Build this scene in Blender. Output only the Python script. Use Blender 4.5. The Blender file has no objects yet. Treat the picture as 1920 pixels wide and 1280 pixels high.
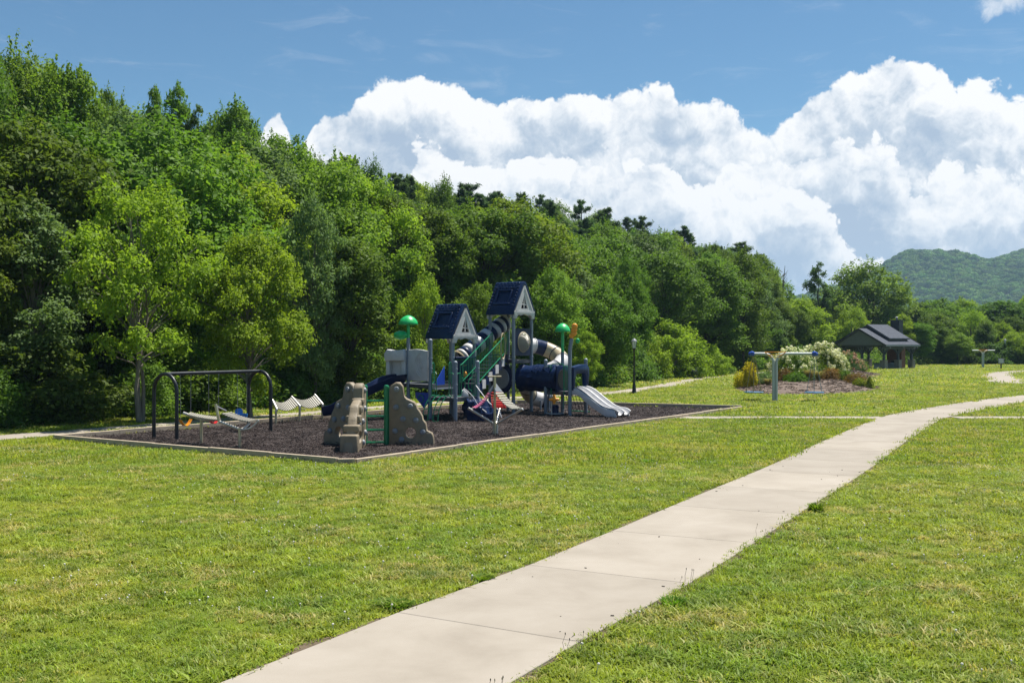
import bpy, bmesh, math, random
import numpy as np
from mathutils import Vector, Matrix

R = math.radians
S = bpy.context.scene
HAZE = .00013
COL = S.collection
H = 3.5                                             # eye height above the lawn

# ------------------------------------------------------------------ camera, sky, sun, exposure
cam_data = bpy.data.cameras.new('camera')
cam_data.lens = 37.5
cam_data.sensor_width = 36
cam_data.clip_end = 20000
cam = bpy.data.objects.new('camera', cam_data)
cam.location = (0, 0, H)
cam.rotation_euler = (R(90), 0, 0)
COL.objects.link(cam)
S.camera = cam

SUN_EL, SUN_AZ = R(67), R(52)                       # azimuth from +Y towards +X
sun_data = bpy.data.lights.new('sun', 'SUN')
sun_data.energy = 5.0
sun_data.angle = R(0.53)
sun_data.color = (1, .95, .86)
sun = bpy.data.objects.new('sun', sun_data)
sd = Vector((math.sin(SUN_AZ) * math.cos(SUN_EL), math.cos(SUN_AZ) * math.cos(SUN_EL), math.sin(SUN_EL)))
sun.rotation_euler = sd.to_track_quat('Z', 'Y').to_euler()
sun.location = (0, 0, 60)
COL.objects.link(sun)

S.view_settings.view_transform = 'Standard'
S.view_settings.look = 'None'
S.view_settings.exposure = 0.80
S.view_settings.gamma = 1
S.view_settings.use_curve_mapping = False
S.render.engine = 'CYCLES'
S.cycles.use_denoising = True
S.cycles.denoiser = 'OPENIMAGEDENOISE'
S.cycles.denoising_prefilter = 'NONE'
S.cycles.sample_clamp_direct = 6
S.cycles.sample_clamp_indirect = 4
S.cycles.max_bounces = 8
S.cycles.diffuse_bounces = 3
S.cycles.transmission_bounces = 4
S.cycles.volume_bounces = 0
S.cycles.use_adaptive_sampling = False


class NT:
    """small helper that adds and wires nodes"""
    def __init__(self, tree):
        self.t = tree

    def n(self, typ, ins=None, **props):
        nd = self.t.nodes.new(typ)
        for k, v in props.items():
            setattr(nd, k, v)
        for k, v in (ins or {}).items():
            self.put(nd.inputs[k], v)
        return nd

    def put(self, sock, v):
        if isinstance(v, bpy.types.NodeSocket):
            self.t.links.new(v, sock)
        else:
            if isinstance(v, (tuple, list)) and len(v) == 3 and sock.type == 'RGBA':
                v = (*v, 1)
            sock.default_value = v

    def m(self, op, a, b=None, c=None, clamp=False):
        nd = self.n('ShaderNodeMath', operation=op, use_clamp=clamp)
        for i, v in enumerate((a, b, c)):
            if v is not None:
                self.put(nd.inputs[i], v)
        return nd.outputs[0]

    def v(self, op, a, b=None):
        nd = self.n('ShaderNodeVectorMath', operation=op)
        self.put(nd.inputs[0], a)
        if b is not None:
            self.put(nd.inputs['Scale' if op == 'SCALE' else 1], b)
        return nd.outputs[0]

    def ramp(self, fac, stops, interp='LINEAR'):
        nd = self.n('ShaderNodeValToRGB', {'Fac': fac})
        nd.color_ramp.interpolation = interp
        e = nd.color_ramp.elements
        while len(e) < len(stops):
            e.new(.5)
        for el, (p, c) in zip(e, stops):
            el.position = p
            el.color = (*c, 1) if isinstance(c, (tuple, list)) else (c, c, c, 1)
        return nd.outputs[0]

    def mix(self, fac, a, b, blend='MIX'):
        nd = self.n('ShaderNodeMix', data_type='RGBA', blend_type=blend)
        self.put(nd.inputs[0], fac)
        self.put(nd.inputs[6], a)
        self.put(nd.inputs[7], b)
        return nd.outputs[2]

    def smooth(self, x, lo, hi, a=0.0, b=1.0):
        nd = self.n('ShaderNodeMapRange', interpolation_type='SMOOTHSTEP')
        self.put(nd.inputs[0], x)
        for i, q in enumerate((lo, hi, a, b)):
            self.put(nd.inputs[i + 1], q)
        return nd.outputs[0]

    def noise(self, vec, scale, detail=3, rough=.55, dist=0):
        return self.n('ShaderNodeTexNoise', {'Vector': vec, 'Scale': scale, 'Detail': detail, 'Roughness': rough, 'Distortion': dist}).outputs[0]


def make_world():
    w = bpy.data.worlds.new('World')
    S.world = w
    w.use_nodes = True
    w.node_tree.nodes.clear()
    k = NT(w.node_tree)
    sky = k.n('ShaderNodeTexSky', sky_type='NISHITA', sun_disc=False, sun_elevation=SUN_EL, sun_rotation=SUN_AZ, altitude=600, air_density=1.0, dust_density=.6, ozone_density=2.2)
    P = k.n('ShaderNodeTexCoord').outputs['Generated']
    sep = k.n('ShaderNodeSeparateXYZ', {0: P})
    x, y, z = sep.outputs
    az = k.m('ARCTAN2', x, y)                       # radians from +Y
    el = k.m('ARCSINE', z)
    warp_u = lambda a: .5 + math.atan(3 * a) / (2 * math.atan(3 * math.pi))     # finer table towards +Y
    u = k.m('ADD', k.m('DIVIDE', k.m('ARCTANGENT', k.m('MULTIPLY', az, 3.0)), 2 * math.atan(3 * math.pi)), .5)

    def outline(pts, rest):
        """cloud tops as elevation against azimuth, all round the horizon"""
        nd = k.n('ShaderNodeFloatCurve', {'Value': u})
        cv = nd.mapping.curves[0]
        P_ = []
        for px, py in pts:
            a = math.atan((px - 960) / 2000)
            P_.append((warp_u(a), math.atan((640 - py) / 2000 * math.cos(a)) * 2))
        lo, hi = P_[0][0], P_[-1][0]
        for i in range(24):
            q = i / 23
            if q < lo - .01 or q > hi + .01:
                P_.append((q, 2 * rest * (.72 + .45 * math.sin(i * 2.3) * math.sin(i * .7))))
        P_.sort()
        while len(cv.points) < len(P_):
            cv.points.new(.5, .5)
        for p, (a, b) in zip(cv.points, P_):
            p.location = (a, b)
            p.handle_type = 'VECTOR'
        nd.mapping.use_clip = False
        nd.mapping.update()
        return k.m('MULTIPLY', nd.outputs[0], .5)

    warp = k.n('ShaderNodeTexNoise', {'Vector': P, 'Scale': 16.0, 'Detail': 5.0, 'Roughness': .6}).outputs['Color']
    warp = k.v('SCALE', k.v('SUBTRACT', warp, (.5, .5, .5)), .034)
    Q = k.v('ADD', P, warp)

    def billow(vec, s, det=4.0):
        nd = k.n('ShaderNodeTexVoronoi', {'Vector': vec, 'Scale': s, 'Detail': det, 'Roughness': .62, 'Lacunarity': 2.15}, voronoi_dimensions='3D', feature='F1', normalize=True)
        return k.m('SUBTRACT', 1.0, nd.outputs['Distance'])

    colour, cover = None, None
    layers = [
        ([(300, 400), (440, 330), (480, 250), (498, 192), (524, 190), (545, 235), (550, 285), (562, 290), (572, 235), (610, 205), (655, 215), (690, 175), (730, 140), (790, 138), (860, 150), (920, 185), (1000, 180),
          (1090, 178), (1150, 165), (1250, 148), (1275, 195), (1350, 192), (1400, 240), (1445, 255), (1475, 220), (1530, 180), (1590, 130), (1650, 105), (1760, 110), (1790, 165), (1840, 150), (1880, 178), (1920, 168), (2050, 200), (2200, 330)], .10, (0, 0, 0), .035, .02),
        ([(560, 470), (700, 400), (760, 330), (775, 262), (830, 245), (880, 262), (950, 270), (1010, 255), (1060, 262), (1130, 270), (1190, 250), (1230, 300), (1300, 340), (1380, 290), (1450, 265), (1540, 240), (1640, 255),
          (1720, 360), (1800, 330), (1880, 300), (1960, 300), (2100, 330)], .07, (3.1, 1.7, .6), .05, .12),
        ([(700, 480), (860, 400), (1000, 380), (1070, 320), (1150, 288), (1185, 320), (1260, 345), (1310, 370), (1350, 320), (1410, 345), (1470, 350), (1560, 420), (1640, 500), (1740, 540), (1850, 520), (1960, 500), (2100, 480)], .05, (5.3, 8.1, 2.2), .05, .12),
    ]
    for pts, rest, off, amp, lobe in layers:
        O = outline(pts, rest)
        V = k.v('ADD', Q, off)
        b0 = billow(V, 15)
        b1 = billow(k.v('ADD', V, (.005, .0, .010)), 15)
        f0 = k.n('ShaderNodeTexNoise', {'Vector': V, 'Scale': 42.0, 'Detail': 6.0, 'Roughness': .62}).outputs[0]
        d = k.m('SUBTRACT', O, el)
        d = k.m('ADD', d, k.m('MULTIPLY', k.m('SUBTRACT', b0, .74), amp * 2.1))
        d = k.m('ADD', d, k.m('MULTIPLY', k.m('SUBTRACT', f0, .5), amp * .7))
        gm = billow(V, 6.5, 1.2)
        d = k.m('ADD', d, k.m('MULTIPLY', k.m('SUBTRACT', gm, .72), lobe))
        mask = k.smooth(d, -.001, .0045)
        # thick puffs: bright where they turn to the sun, blue grey in their hollows and towards their bases
        g0 = gm
        g1 = billow(k.v('ADD', V, (.012, .0, .026)), 6.5, 1.2)
        lit = k.m('ADD', k.m('MULTIPLY', k.m('SUBTRACT', b0, b1), 3.8), k.m('MULTIPLY', k.m('SUBTRACT', g0, g1), 3.4))
        soft = k.noise(V, 7.0, 4, .55)
        sh = k.smooth(d, .004, .080, 1.0, .18)
        sh = k.m('ADD', sh, k.m('MULTIPLY', k.m('SUBTRACT', soft, .5), .9))
        sh = k.m('ADD', sh, lit)
        sh = k.m('ADD', sh, k.m('MULTIPLY', k.m('SUBTRACT', f0, .5), .12), clamp=True)
        c = k.ramp(sh, [(0, (.42, .52, .66)), (.40, (.58, .66, .76)), (.70, (.82, .86, .91)), (1, (1.0, 1.0, 1.0))])
        colour = c if colour is None else k.mix(mask, colour, c)
        cover = mask if cover is None else k.m('MAXIMUM', cover, mask)
    # thin streaks of high cloud
    st = k.noise(k.v('MULTIPLY', k.v('ADD', P, (0, 0, .35)), (7, 7, 26)), 1.6, 5, .6, .8)
    streak = k.m('MULTIPLY', k.smooth(st, .54, .80), .15)
    # one torn wisp high on the right
    wx = k.m('DIVIDE', k.m('SUBTRACT', az, .420), .036); wy = k.m('DIVIDE', k.m('SUBTRACT', el, .281), .013)
    wr = k.m('ADD', k.m('MULTIPLY', wx, wx), k.m('MULTIPLY', wy, wy))
    patch = k.smooth(k.m('SUBTRACT', k.noise(Q, 34, 5, .6), k.m('MULTIPLY', wr, .17)), .38, .66)
    cover = k.m('MAXIMUM', cover, k.m('MAXIMUM', streak, k.m('MULTIPLY', patch, .62)))
    below = k.smooth(el, -.02, .0)
    cover = k.m('MULTIPLY', cover, below)
    tint = k.mix(1.0, sky.outputs[0], (.70, .99, 1.08), 'MULTIPLY')
    A = k.n('ShaderNodeBackground', {'Color': tint, 'Strength': .055})
    Bg = k.n('ShaderNodeBackground', {'Color': colour, 'Strength': .59})
    mx = k.n('ShaderNodeMixShader', {0: cover, 1: A.outputs[0], 2: Bg.outputs[0]})
    k.n('ShaderNodeOutputWorld', {0: mx.outputs[0]})
    w.cycles.sampling_method = 'MANUAL'
    w.cycles.sample_map_resolution = 512


make_world()
# ------------------------------------------------------------------ helpers
def at(px, py):
    """lawn point (z = 0) seen at a pixel of the 1920 x 1280 photograph"""
    d = (py - 640) / 2000
    return Vector(((px - 960) / 2000 * H / d, H / d, 0))


def on(px, py, Y):
    """point at distance Y seen at a pixel"""
    return Vector(((px - 960) / 2000 * Y, Y, H - (py - 640) / 2000 * Y))


def material(name, col, rough=.6, var=.12, scale=6.0, bump=0.0, bscale=40.0, metal=0.0, spec=.5, streak=None, coat=0.0, dirt=0.0):
    """painted, moulded or mineral surface: colour with soft variation, wear and fine relief"""
    mt = bpy.data.materials.new(name)
    mt.use_nodes = True
    t = mt.node_tree
    t.nodes.clear()
    k = NT(t)
    pos = k.n('ShaderNodeTexCoord').outputs['Object']
    vec = k.v('MULTIPLY', pos, streak) if streak else pos
    nz = k.noise(vec, scale, 5, .6)
    lo = tuple(max(0, c * (1 - var * 1.6)) for c in col)
    hi = tuple(min(1, c * (1 + var * 1.3)) for c in col)
    c = k.ramp(nz, [(.28, lo), (.5, col), (.75, hi)])
    if dirt:
        dn = k.smooth(k.noise(pos, scale * .45, 6, .65), .52, .72)
        c = k.mix(k.m('MULTIPLY', dn, dirt), c, (.16, .13, .10))
    b = k.n('ShaderNodeBsdfPrincipled', {'Base Color': c, 'Metallic': metal, 'Specular IOR Level': spec, 'Coat Weight': coat,
                                         'Roughness': k.m('MULTIPLY_ADD', nz, .3, rough - .15, clamp=True)})
    if bump:
        bn = k.noise(pos, bscale, 4, .6)
        k.put(b.inputs['Normal'], k.n('ShaderNodeBump', {'Strength': bump, 'Distance': .02, 'Height': bn}).outputs[0])
    k.n('ShaderNodeOutputMaterial', {0: b.outputs[0]})
    return mt


def leaf_material(name, dark, light, trans=.42, rough=.6, spec=.16, hue=.018, val=.22):
    mt = bpy.data.materials.new(name)
    mt.use_nodes = True
    t = mt.node_tree
    t.nodes.clear()
    k = NT(t)
    tint = k.n('ShaderNodeAttribute', attribute_name='tint').outputs['Fac']
    rnd = k.n('ShaderNodeObjectInfo').outputs['Random']
    c = k.ramp(tint, [(0, dark), (1, light)])
    hs = k.n('ShaderNodeHueSaturation', {'Hue': k.m('MULTIPLY_ADD', rnd, hue * 2, .5 - hue), 'Saturation': 1.0,
                                         'Value': k.m('MULTIPLY_ADD', k.m('FRACT', k.m('MULTIPLY', rnd, 7.31)), val * 2, 1 - val), 'Color': c})
    b = k.n('ShaderNodeBsdfPrincipled', {'Base Color': hs.outputs[0], 'Roughness': rough, 'Specular IOR Level': spec})
    tc = k.mix(1.0, hs.outputs[0], (1.22, 1.24, .62), 'MULTIPLY')
    tr = k.n('ShaderNodeBsdfTranslucent', {'Color': tc})
    mx = k.n('ShaderNodeMixShader', {0: trans, 1: b.outputs[0], 2: tr.outputs[0]})
    k.n('ShaderNodeOutputMaterial', {0: mx.outputs[0]})
    return mt


def frame_from(d, up=Vector((0, 0, 1))):
    d = d.normalized()
    if abs(d.dot(up)) > .98:
        up = Vector((1, 0, 0))
    s = d.cross(up).normalized()
    return s, s.cross(d).normalized()


class MB:
    """collects vertices and faces, then links them as ONE mesh object"""
    def __init__(self):
        self.v, self.f = [], []

    def add(self, vs, fs):
        o = len(self.v)
        self.v.extend(tuple(p) for p in vs)
        self.f.extend([tuple(i + o for i in q) for q in fs])
        return self

    def box(self, c, size, ax=None, ay=None, az=None):
        c = Vector(c)
        ax = Vector(ax or (1, 0, 0)); ay = Vector(ay or (0, 1, 0)); az = Vector(az or (0, 0, 1))
        hx, hy, hz = ax * size[0] / 2, ay * size[1] / 2, az * size[2] / 2
        vs = [c + sx * hx + sy * hy + sz * hz for sz in (-1, 1) for sy in (-1, 1) for sx in (-1, 1)]
        return self.add(vs, [(0, 2, 3, 1), (4, 5, 7, 6), (0, 1, 5, 4), (2, 6, 7, 3), (0, 4, 6, 2), (1, 3, 7, 5)])

    def bar(self, p0, p1, w, h, up=Vector((0, 0, 1))):
        p0, p1 = Vector(p0), Vector(p1)
        d = p1 - p0
        s, u = frame_from(d, up)
        return self.box((p0 + p1) / 2, (d.length, w, h), d.normalized(), s, u)

    def tube(self, pts, r, n=8, caps=True, close=False):
        pts = [Vector(p) for p in pts]
        m = len(pts)
        rs = r if isinstance(r, (list, tuple)) else [r] * m
        vs, fs, s = [], [], None
        for i, p in enumerate(pts):
            a = pts[i - 1] if i > 0 else (pts[-1] if close else p)
            b = pts[(i + 1) % m] if (i < m - 1 or close) else p
            d = (b - a).normalized()
            if s is None:
                s, u = frame_from(d)
            else:
                s = (s - d * s.dot(d)).normalized()
                u = s.cross(d)
            for j in range(n):
                q = 2 * math.pi * j / n
                vs.append(p + (s * math.cos(q) + u * math.sin(q)) * rs[i])
        for i in range(m if close else m - 1):
            i2 = (i + 1) % m
            for j in range(n):
                j2 = (j + 1) % n
                fs.append((i * n + j, i * n + j2, i2 * n + j2, i2 * n + j))
        if caps and not close:
            fs.append(tuple(range(n - 1, -1, -1)))
            fs.append(tuple((m - 1) * n + j for j in range(n)))
        return self.add(vs, fs)

    def lathe(self, prof, c, n=16, axis=(0, 0, 1)):
        """profile of (radius, height) pairs turned about an axis through c"""
        c = Vector(c); ax = Vector(axis).normalized()
        s, u = frame_from(ax)
        vs, fs = [], []
        for r, z in prof:
            for j in range(n):
                q = 2 * math.pi * j / n
                vs.append(c + ax * z + (s * math.cos(q) + u * math.sin(q)) * r)
        for i in range(len(prof) - 1):
            for j in range(n):
                j2 = (j + 1) % n
                fs.append((i * n + j, i * n + j2, (i + 1) * n + j2, (i + 1) * n + j))
        fs.append(tuple(range(n - 1, -1, -1)))
        fs.append(tuple((len(prof) - 1) * n + j for j in range(n)))
        return self.add(vs, fs)

    def ball(self, c, r, n=12, m=8):
        r = r if isinstance(r, (tuple, list)) else (r, r, r)
        c = Vector(c)
        vs, fs = [c + Vector((0, 0, r[2]))], []
        for i in range(1, m):
            a = math.pi * i / m
            for j in range(n):
                q = 2 * math.pi * j / n
                vs.append(c + Vector((r[0] * math.sin(a) * math.cos(q), r[1] * math.sin(a) * math.sin(q), r[2] * math.cos(a))))
        vs.append(c - Vector((0, 0, r[2])))
        for j in range(n):
            fs.append((0, 1 + j, 1 + (j + 1) % n))
            for i in range(m - 2):
                a, b = 1 + i * n, 1 + (i + 1) * n
                fs.append((a + j, b + j, b + (j + 1) % n, a + (j + 1) % n))
            a = 1 + (m - 2) * n
            fs.append((a + j, len(vs) - 1, a + (j + 1) % n))
        return self.add(vs, fs)

    def prism(self, poly, o, ux, uy, depth, bevel=0.0):
        """a 2-D outline set up in space at o, thick along ux x uy, its rims rounded off"""
        o, ux, uy = Vector(o), Vector(ux).normalized(), Vector(uy).normalized()
        n = ux.cross(uy).normalized()
        m = len(poly)
        cx = sum(p[0] for p in poly) / m; cy = sum(p[1] for p in poly) / m
        area = sum(poly[i][0] * poly[(i + 1) % m][1] - poly[(i + 1) % m][0] * poly[i][1] for i in range(m))
        sg = 1 if area > 0 else -1

        def inset(b):
            out = []
            for i in range(m):
                a, p, c = poly[i - 1], poly[i], poly[(i + 1) % m]
                d1 = Vector((p[0] - a[0], p[1] - a[1])); d2 = Vector((c[0] - p[0], c[1] - p[1]))
                d1 = d1.normalized() if d1.length > 1e-9 else d2.normalized()
                d2 = d2.normalized() if d2.length > 1e-9 else d1
                nn = Vector((-(d1.y + d2.y), d1.x + d2.x))
                nn = nn.normalized() * sg if nn.length > 1e-6 else Vector((0, 0))
                out.append((p[0] + nn.x * b, p[1] + nn.y * b))
            return out
        rings = [(poly, -depth / 2), (poly, depth / 2)]
        if bevel:
            pin = inset(bevel)
            pin2 = inset(bevel * .3)
            h = depth / 2
            rings = [(pin, -h), (pin2, -h + bevel * .3), (poly, -h + bevel), (poly, h - bevel), (pin2, h - bevel * .3), (pin, h)]
        vs = [o + ux * p[0] + uy * p[1] + n * z for pl, z in rings for p in pl]
        fs = []
        for k in range(len(rings) - 1):
            for i in range(m):
                j = (i + 1) % m
                q = (k * m + i, k * m + j, (k + 1) * m + j, (k + 1) * m + i)
                fs.append(q if sg > 0 else q[::-1])
        bot = tuple(range(m - 1, -1, -1)); top = tuple((len(rings) - 1) * m + i for i in range(m))
        fs.append(bot if sg > 0 else bot[::-1]); fs.append(top if sg > 0 else top[::-1])
        return self.add(vs, fs)

    def mesh(self, name, mt, smooth=True, off=None, angle=40):
        me = bpy.data.meshes.new(name)
        vs = self.v if off is None else [(a - off[0], b - off[1], c - off[2]) for a, b, c in self.v]
        me.from_pydata(vs, [], self.f)
        if mt:
            me.materials.append(mt)
        if smooth:
            me.polygons.foreach_set('use_smooth', [True] * len(me.polygons))
            me.set_sharp_from_angle(angle=R(angle))
        me.update()
        return me

    def build(self, name, mt, parent=None, smooth=True, bevel=0, angle=40):
        off = parent.get('_o') if parent is not None else None
        o = bpy.data.objects.new(name, self.mesh(name, mt, smooth, off, angle))
        COL.objects.link(o)
        if parent is not None:
            o.parent = parent
            o['_o'] = off
        else:
            o['_o'] = (0, 0, 0)
        if bevel:
            b = o.modifiers.new('edges', 'BEVEL')
            b.width = bevel; b.segments = 2; b.limit_method = 'ANGLE'
        return o


def tag(o, label=None, cat=None, group=None, kind=None):
    for k_, v_ in (('label', label), ('category', cat), ('group', group), ('kind', kind)):
        if v_:
            o[k_] = v_
    return o


def thing(name, label, cat, loc=(0, 0, 0), group=None):
    o = bpy.data.objects.new(name, None)
    o.empty_display_size = .3
    o.location = loc
    o['_o'] = tuple(loc)
    COL.objects.link(o)
    return tag(o, label, cat, group)


def piece(name, mesh, parent, loc, axes=None, scale=(1, 1, 1)):
    """one of many alike pieces: shares MESH, set at a world point under PARENT"""
    o = bpy.data.objects.new(name, mesh)
    off = Vector(parent.get('_o', (0, 0, 0)))
    rot = Matrix(axes).transposed() if axes else Matrix.Identity(3)
    o.matrix_local = Matrix.Translation(Vector(loc) - off) @ rot.to_4x4() @ Matrix.Diagonal((*scale, 1))
    o.parent = parent
    o['_o'] = tuple(off)
    COL.objects.link(o)
    return o


def copy_tree(o, parent=None):
    c = o.copy()
    COL.objects.link(c)
    if parent is not None:
        c.parent = parent
    for ch in list(o.children):
        copy_tree(ch, c)
    return c


def smooth_path(pts, n):
    """Catmull-Rom through points, n steps a span"""
    P_ = [Vector(p) for p in pts]
    out = []
    for i in range(len(P_) - 1):
        a, b, c, d = P_[max(i - 1, 0)], P_[i], P_[i + 1], P_[min(i + 2, len(P_) - 1)]
        for j in range(n):
            t = j / n
            out.append(.5 * (2 * b + (c - a) * t + (2 * a - 5 * b + 4 * c - d) * t * t + (3 * b - a - 3 * c + d) * t ** 3))
    return out + [P_[-1]]


def np_mesh(name, V, F, mt, tint=None, smooth=False):
    """mesh from arrays, all faces with the same number of corners"""
    me = bpy.data.meshes.new(name)
    V = np.ascontiguousarray(V, np.float32); F = np.ascontiguousarray(F, np.int32)
    me.vertices.add(len(V)); me.vertices.foreach_set('co', V.ravel())
    me.loops.add(F.size); me.loops.foreach_set('vertex_index', F.ravel())
    me.polygons.add(len(F))
    me.polygons.foreach_set('loop_start', np.arange(0, F.size, F.shape[1], dtype=np.int32))
    if smooth:
        me.polygons.foreach_set('use_smooth', np.ones(len(F), bool))
    if tint is not None:
        at_ = me.attributes.new('tint', 'FLOAT', 'POINT')
        at_.data.foreach_set('value', np.ascontiguousarray(tint, np.float32))
    me.update(calc_edges=True)
    if mt:
        me.materials.append(mt)
    return me


def leaves(P, N, L, W, tint, rng, fold=.18):
    """kite-shaped leaves: centres, normals, lengths, widths -> vertices, quads, tints"""
    n = len(P)
    t = rng.normal(size=(n, 3)); t -= N * (t * N).sum(1, keepdims=True)
    t /= np.linalg.norm(t, axis=1, keepdims=True) + 1e-9
    b = np.cross(N, t)
    L = np.broadcast_to(L, n)[:, None]; W = np.broadcast_to(W, n)[:, None]
    V = np.stack([P - t * L * .5, P + b * W * .5 + N * W * fold - t * L * .08, P + t * L * .5, P - b * W * .5 + N * W * fold - t * L * .08], 1).reshape(-1, 3)
    return V, np.arange(4 * n).reshape(-1, 4), np.repeat(tint, 4)


def scatter(name, points, rot, scale, index, sources, parent=None, label=None):
    """stuff: many copies of a few source meshes on points, through geometry nodes (one object)"""
    hid = bpy.data.collections.new(name + '_sources')
    for i, s in enumerate(sources):
        so = bpy.data.objects.new('%s_source_%02d' % (name, i), s)
        hid.objects.link(so)
    me = bpy.data.meshes.new(name)
    me.vertices.add(len(points)); me.vertices.foreach_set('co', np.ascontiguousarray(points, np.float32).ravel())
    for nm, typ, val, fld in (('rot', 'FLOAT_VECTOR', rot, 'vector'), ('scl', 'FLOAT_VECTOR', scale, 'vector'), ('idx', 'INT', index, 'value')):
        a = me.attributes.new(nm, typ, 'POINT')
        a.data.foreach_set(fld, np.ascontiguousarray(val, np.int32 if typ == 'INT' else np.float32).ravel())
    me.update()
    o = bpy.data.objects.new(name, me)
    COL.objects.link(o)
    o.parent = parent
    g = bpy.data.node_groups.new(name, 'GeometryNodeTree')
    g.interface.new_socket('Geometry', in_out='INPUT', socket_type='NodeSocketGeometry')
    g.interface.new_socket('Geometry', in_out='OUTPUT', socket_type='NodeSocketGeometry')
    k = NT(g)
    gi = k.n('NodeGroupInput'); go = k.n('NodeGroupOutput')
    ci = k.n('GeometryNodeCollectionInfo', {'Collection': hid, 'Separate Children': True, 'Reset Children': True})
    rt = k.n('GeometryNodeInputNamedAttribute', {'Name': 'rot'}, data_type='FLOAT_VECTOR')
    sc = k.n('GeometryNodeInputNamedAttribute', {'Name': 'scl'}, data_type='FLOAT_VECTOR')
    ix = k.n('GeometryNodeInputNamedAttribute', {'Name': 'idx'}, data_type='INT')
    iop = k.n('GeometryNodeInstanceOnPoints', {'Points': gi.outputs[0], 'Instance': ci.outputs[0], 'Pick Instance': True, 'Instance Index': ix.outputs[0],
                                               'Rotation': rt.outputs[0], 'Scale': sc.outputs[0]})
    k.put(go.inputs[0], iop.outputs[0])
    md = o.modifiers.new('scatter', 'NODES')
    md.node_group = g
    tag(o, kind='stuff', label=label)
    return o


# surfaces
M = {}
M['post'] = material('blue_grey_steel', (.175, .210, .255), .42, .08, 3, spec=.5)
M['navy'] = material('navy_plastic', (.005, .015, .055), .38, .15, 5, bump=.2, bscale=14, spec=.25)
M['navy_rough'] = material('navy_moulded_plastic', (.004, .016, .060), .34, .2, 9, bump=.45, bscale=9, spec=.28)
M['grey_plastic'] = material('light_grey_plastic', (.54, .53, .53), .48, .08, 4, bump=.12, bscale=12)
M['tan_plastic'] = material('tan_translucent_plastic', (.38, .315, .20), .4, .08, 4)
M['green'] = material('green_enamel', (.010, .19, .085), .36, .1, 5, spec=.5)
M['green_plastic'] = material('bright_green_plastic', (.015, .42, .11), .38, .14, 5, bump=.3, bscale=24)
M['green_post'] = material('deep_green_steel', (.008, .21, .085), .38, .1, 4)
M['blue_panel'] = material('blue_panel', (.012, .055, .35), .4, .1, 6)
M['deck'] = material('coated_deck', (.05, .055, .065), .6, .15, 8, bump=.2)
M['orange'] = material('orange_plastic', (.80, .30, .015), .4, .08, 6)
M['red'] = material('red_plastic', (.62, .03, .035), .42, .1, 6)
M['pink'] = material('pink_plastic', (.60, .16, .28), .45, .1, 6)
M['swing_blue'] = material('blue_plastic', (.02, .17, .46), .4, .1, 6)
M['disc_blue'] = material('faded_blue_disc', (.055, .17, .30), .5, .1, 6)
M['black_steel'] = material('black_powder_coat', (.010, .012, .016), .42, .15, 4, spec=.45)
M['steel'] = material('stainless_steel', (.50, .48, .45), .42, .08, 8, metal=.8)
M['gold_steel'] = material('sunlit_gold_steel', (.46, .41, .28), .38, .12, 8, metal=.55)  # gold tone of sun on the bare steel, put into the colour
M['slat'] = material('bleached_slat', (.31, .29, .24), .55, .12, 14, bump=.2, dirt=.25)
M['rock'] = material('tan_rock_plastic', (.215, .170, .112), .62, .14, 5, bump=.55, bscale=11)
M['hold'] = material('blue_grey_hold', (.20, .215, .24), .5, .12, 9)
M['chain'] = material('dull_chain', (.22, .22, .22), .5, .1, 8, metal=.6)
M['timber'] = material('weathered_timber', (.40, .325, .235), .8, .16, 3, bump=.5, bscale=30, streak=(1, 1, 7), dirt=.2)
M['lamp_black'] = material('cast_black_iron', (.012, .012, .013), .5, .1, 6)
M['frosted'] = material('frosted_glass', (.62, .66, .68), .3, .03, 4)
M['tee'] = material('pale_grey_tube', (.42, .45, .46), .4, .06, 5)
M['hub_blue'] = material('royal_blue_hub', (.012, .06, .34), .4, .1, 6)
M['rope'] = material('tan_rope', (.34, .25, .11), .8, .15, 20)
M['black_rope'] = material('black_rope', (.015, .016, .018), .8, .1, 20)
M['yellow'] = material('yellow_paint', (.72, .46, .06), .45, .08, 6)
M['roof'] = material('dark_shingle', (.080, .088, .108), .9, .18, 3, bump=.5, bscale=25, spec=.1)
M['fascia'] = material('dark_trim', (.035, .04, .05), .6, .1, 4)
M['siding'] = material('grey_green_siding', (.12, .14, .145), .7, .08, 4)
M['beam'] = material('slate_stained_timber', (.055, .066, .080), .65, .15, 5, streak=(4, 4, .6))
M['stone'] = material('pier_stone', (.22, .20, .175), .85, .25, 3.5, bump=.8, bscale=7)
M['brick'] = material('red_brown_brick', (.16, .075, .05), .85, .2, 6, bump=.5, bscale=20)
M['bark'] = material('grey_bark', (.17, .15, .12), .9, .3, 3, bump=.9, bscale=12, streak=(4, 4, .7))
M['dark_bark'] = material('dark_bark', (.060, .050, .040), .9, .3, 3, bump=.9, bscale=12, streak=(4, 4, .7))
M['soil'] = material('dark_leaf_litter', (.028, .024, .016), .95, .35, 1.2, bump=.6, bscale=3)
L = {}
L['mid'] = leaf_material('mid_green_leaf', (.060, .126, .016), (.195, .300, .038), trans=.47)
L['dark'] = leaf_material('dark_green_leaf', (.044, .097, .017), (.140, .230, .034), trans=.45)
L['yellow'] = leaf_material('yellow_green_leaf', (.125, .215, .016), (.290, .410, .040), trans=.50, hue=.006, val=.12)
L['grey'] = leaf_material('grey_green_leaf', (.076, .138, .042), (.185, .275, .095), trans=.42)
L['pine'] = leaf_material('pine_needle', (.050, .095, .040), (.105, .170, .070), trans=.36, rough=.65)
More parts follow.
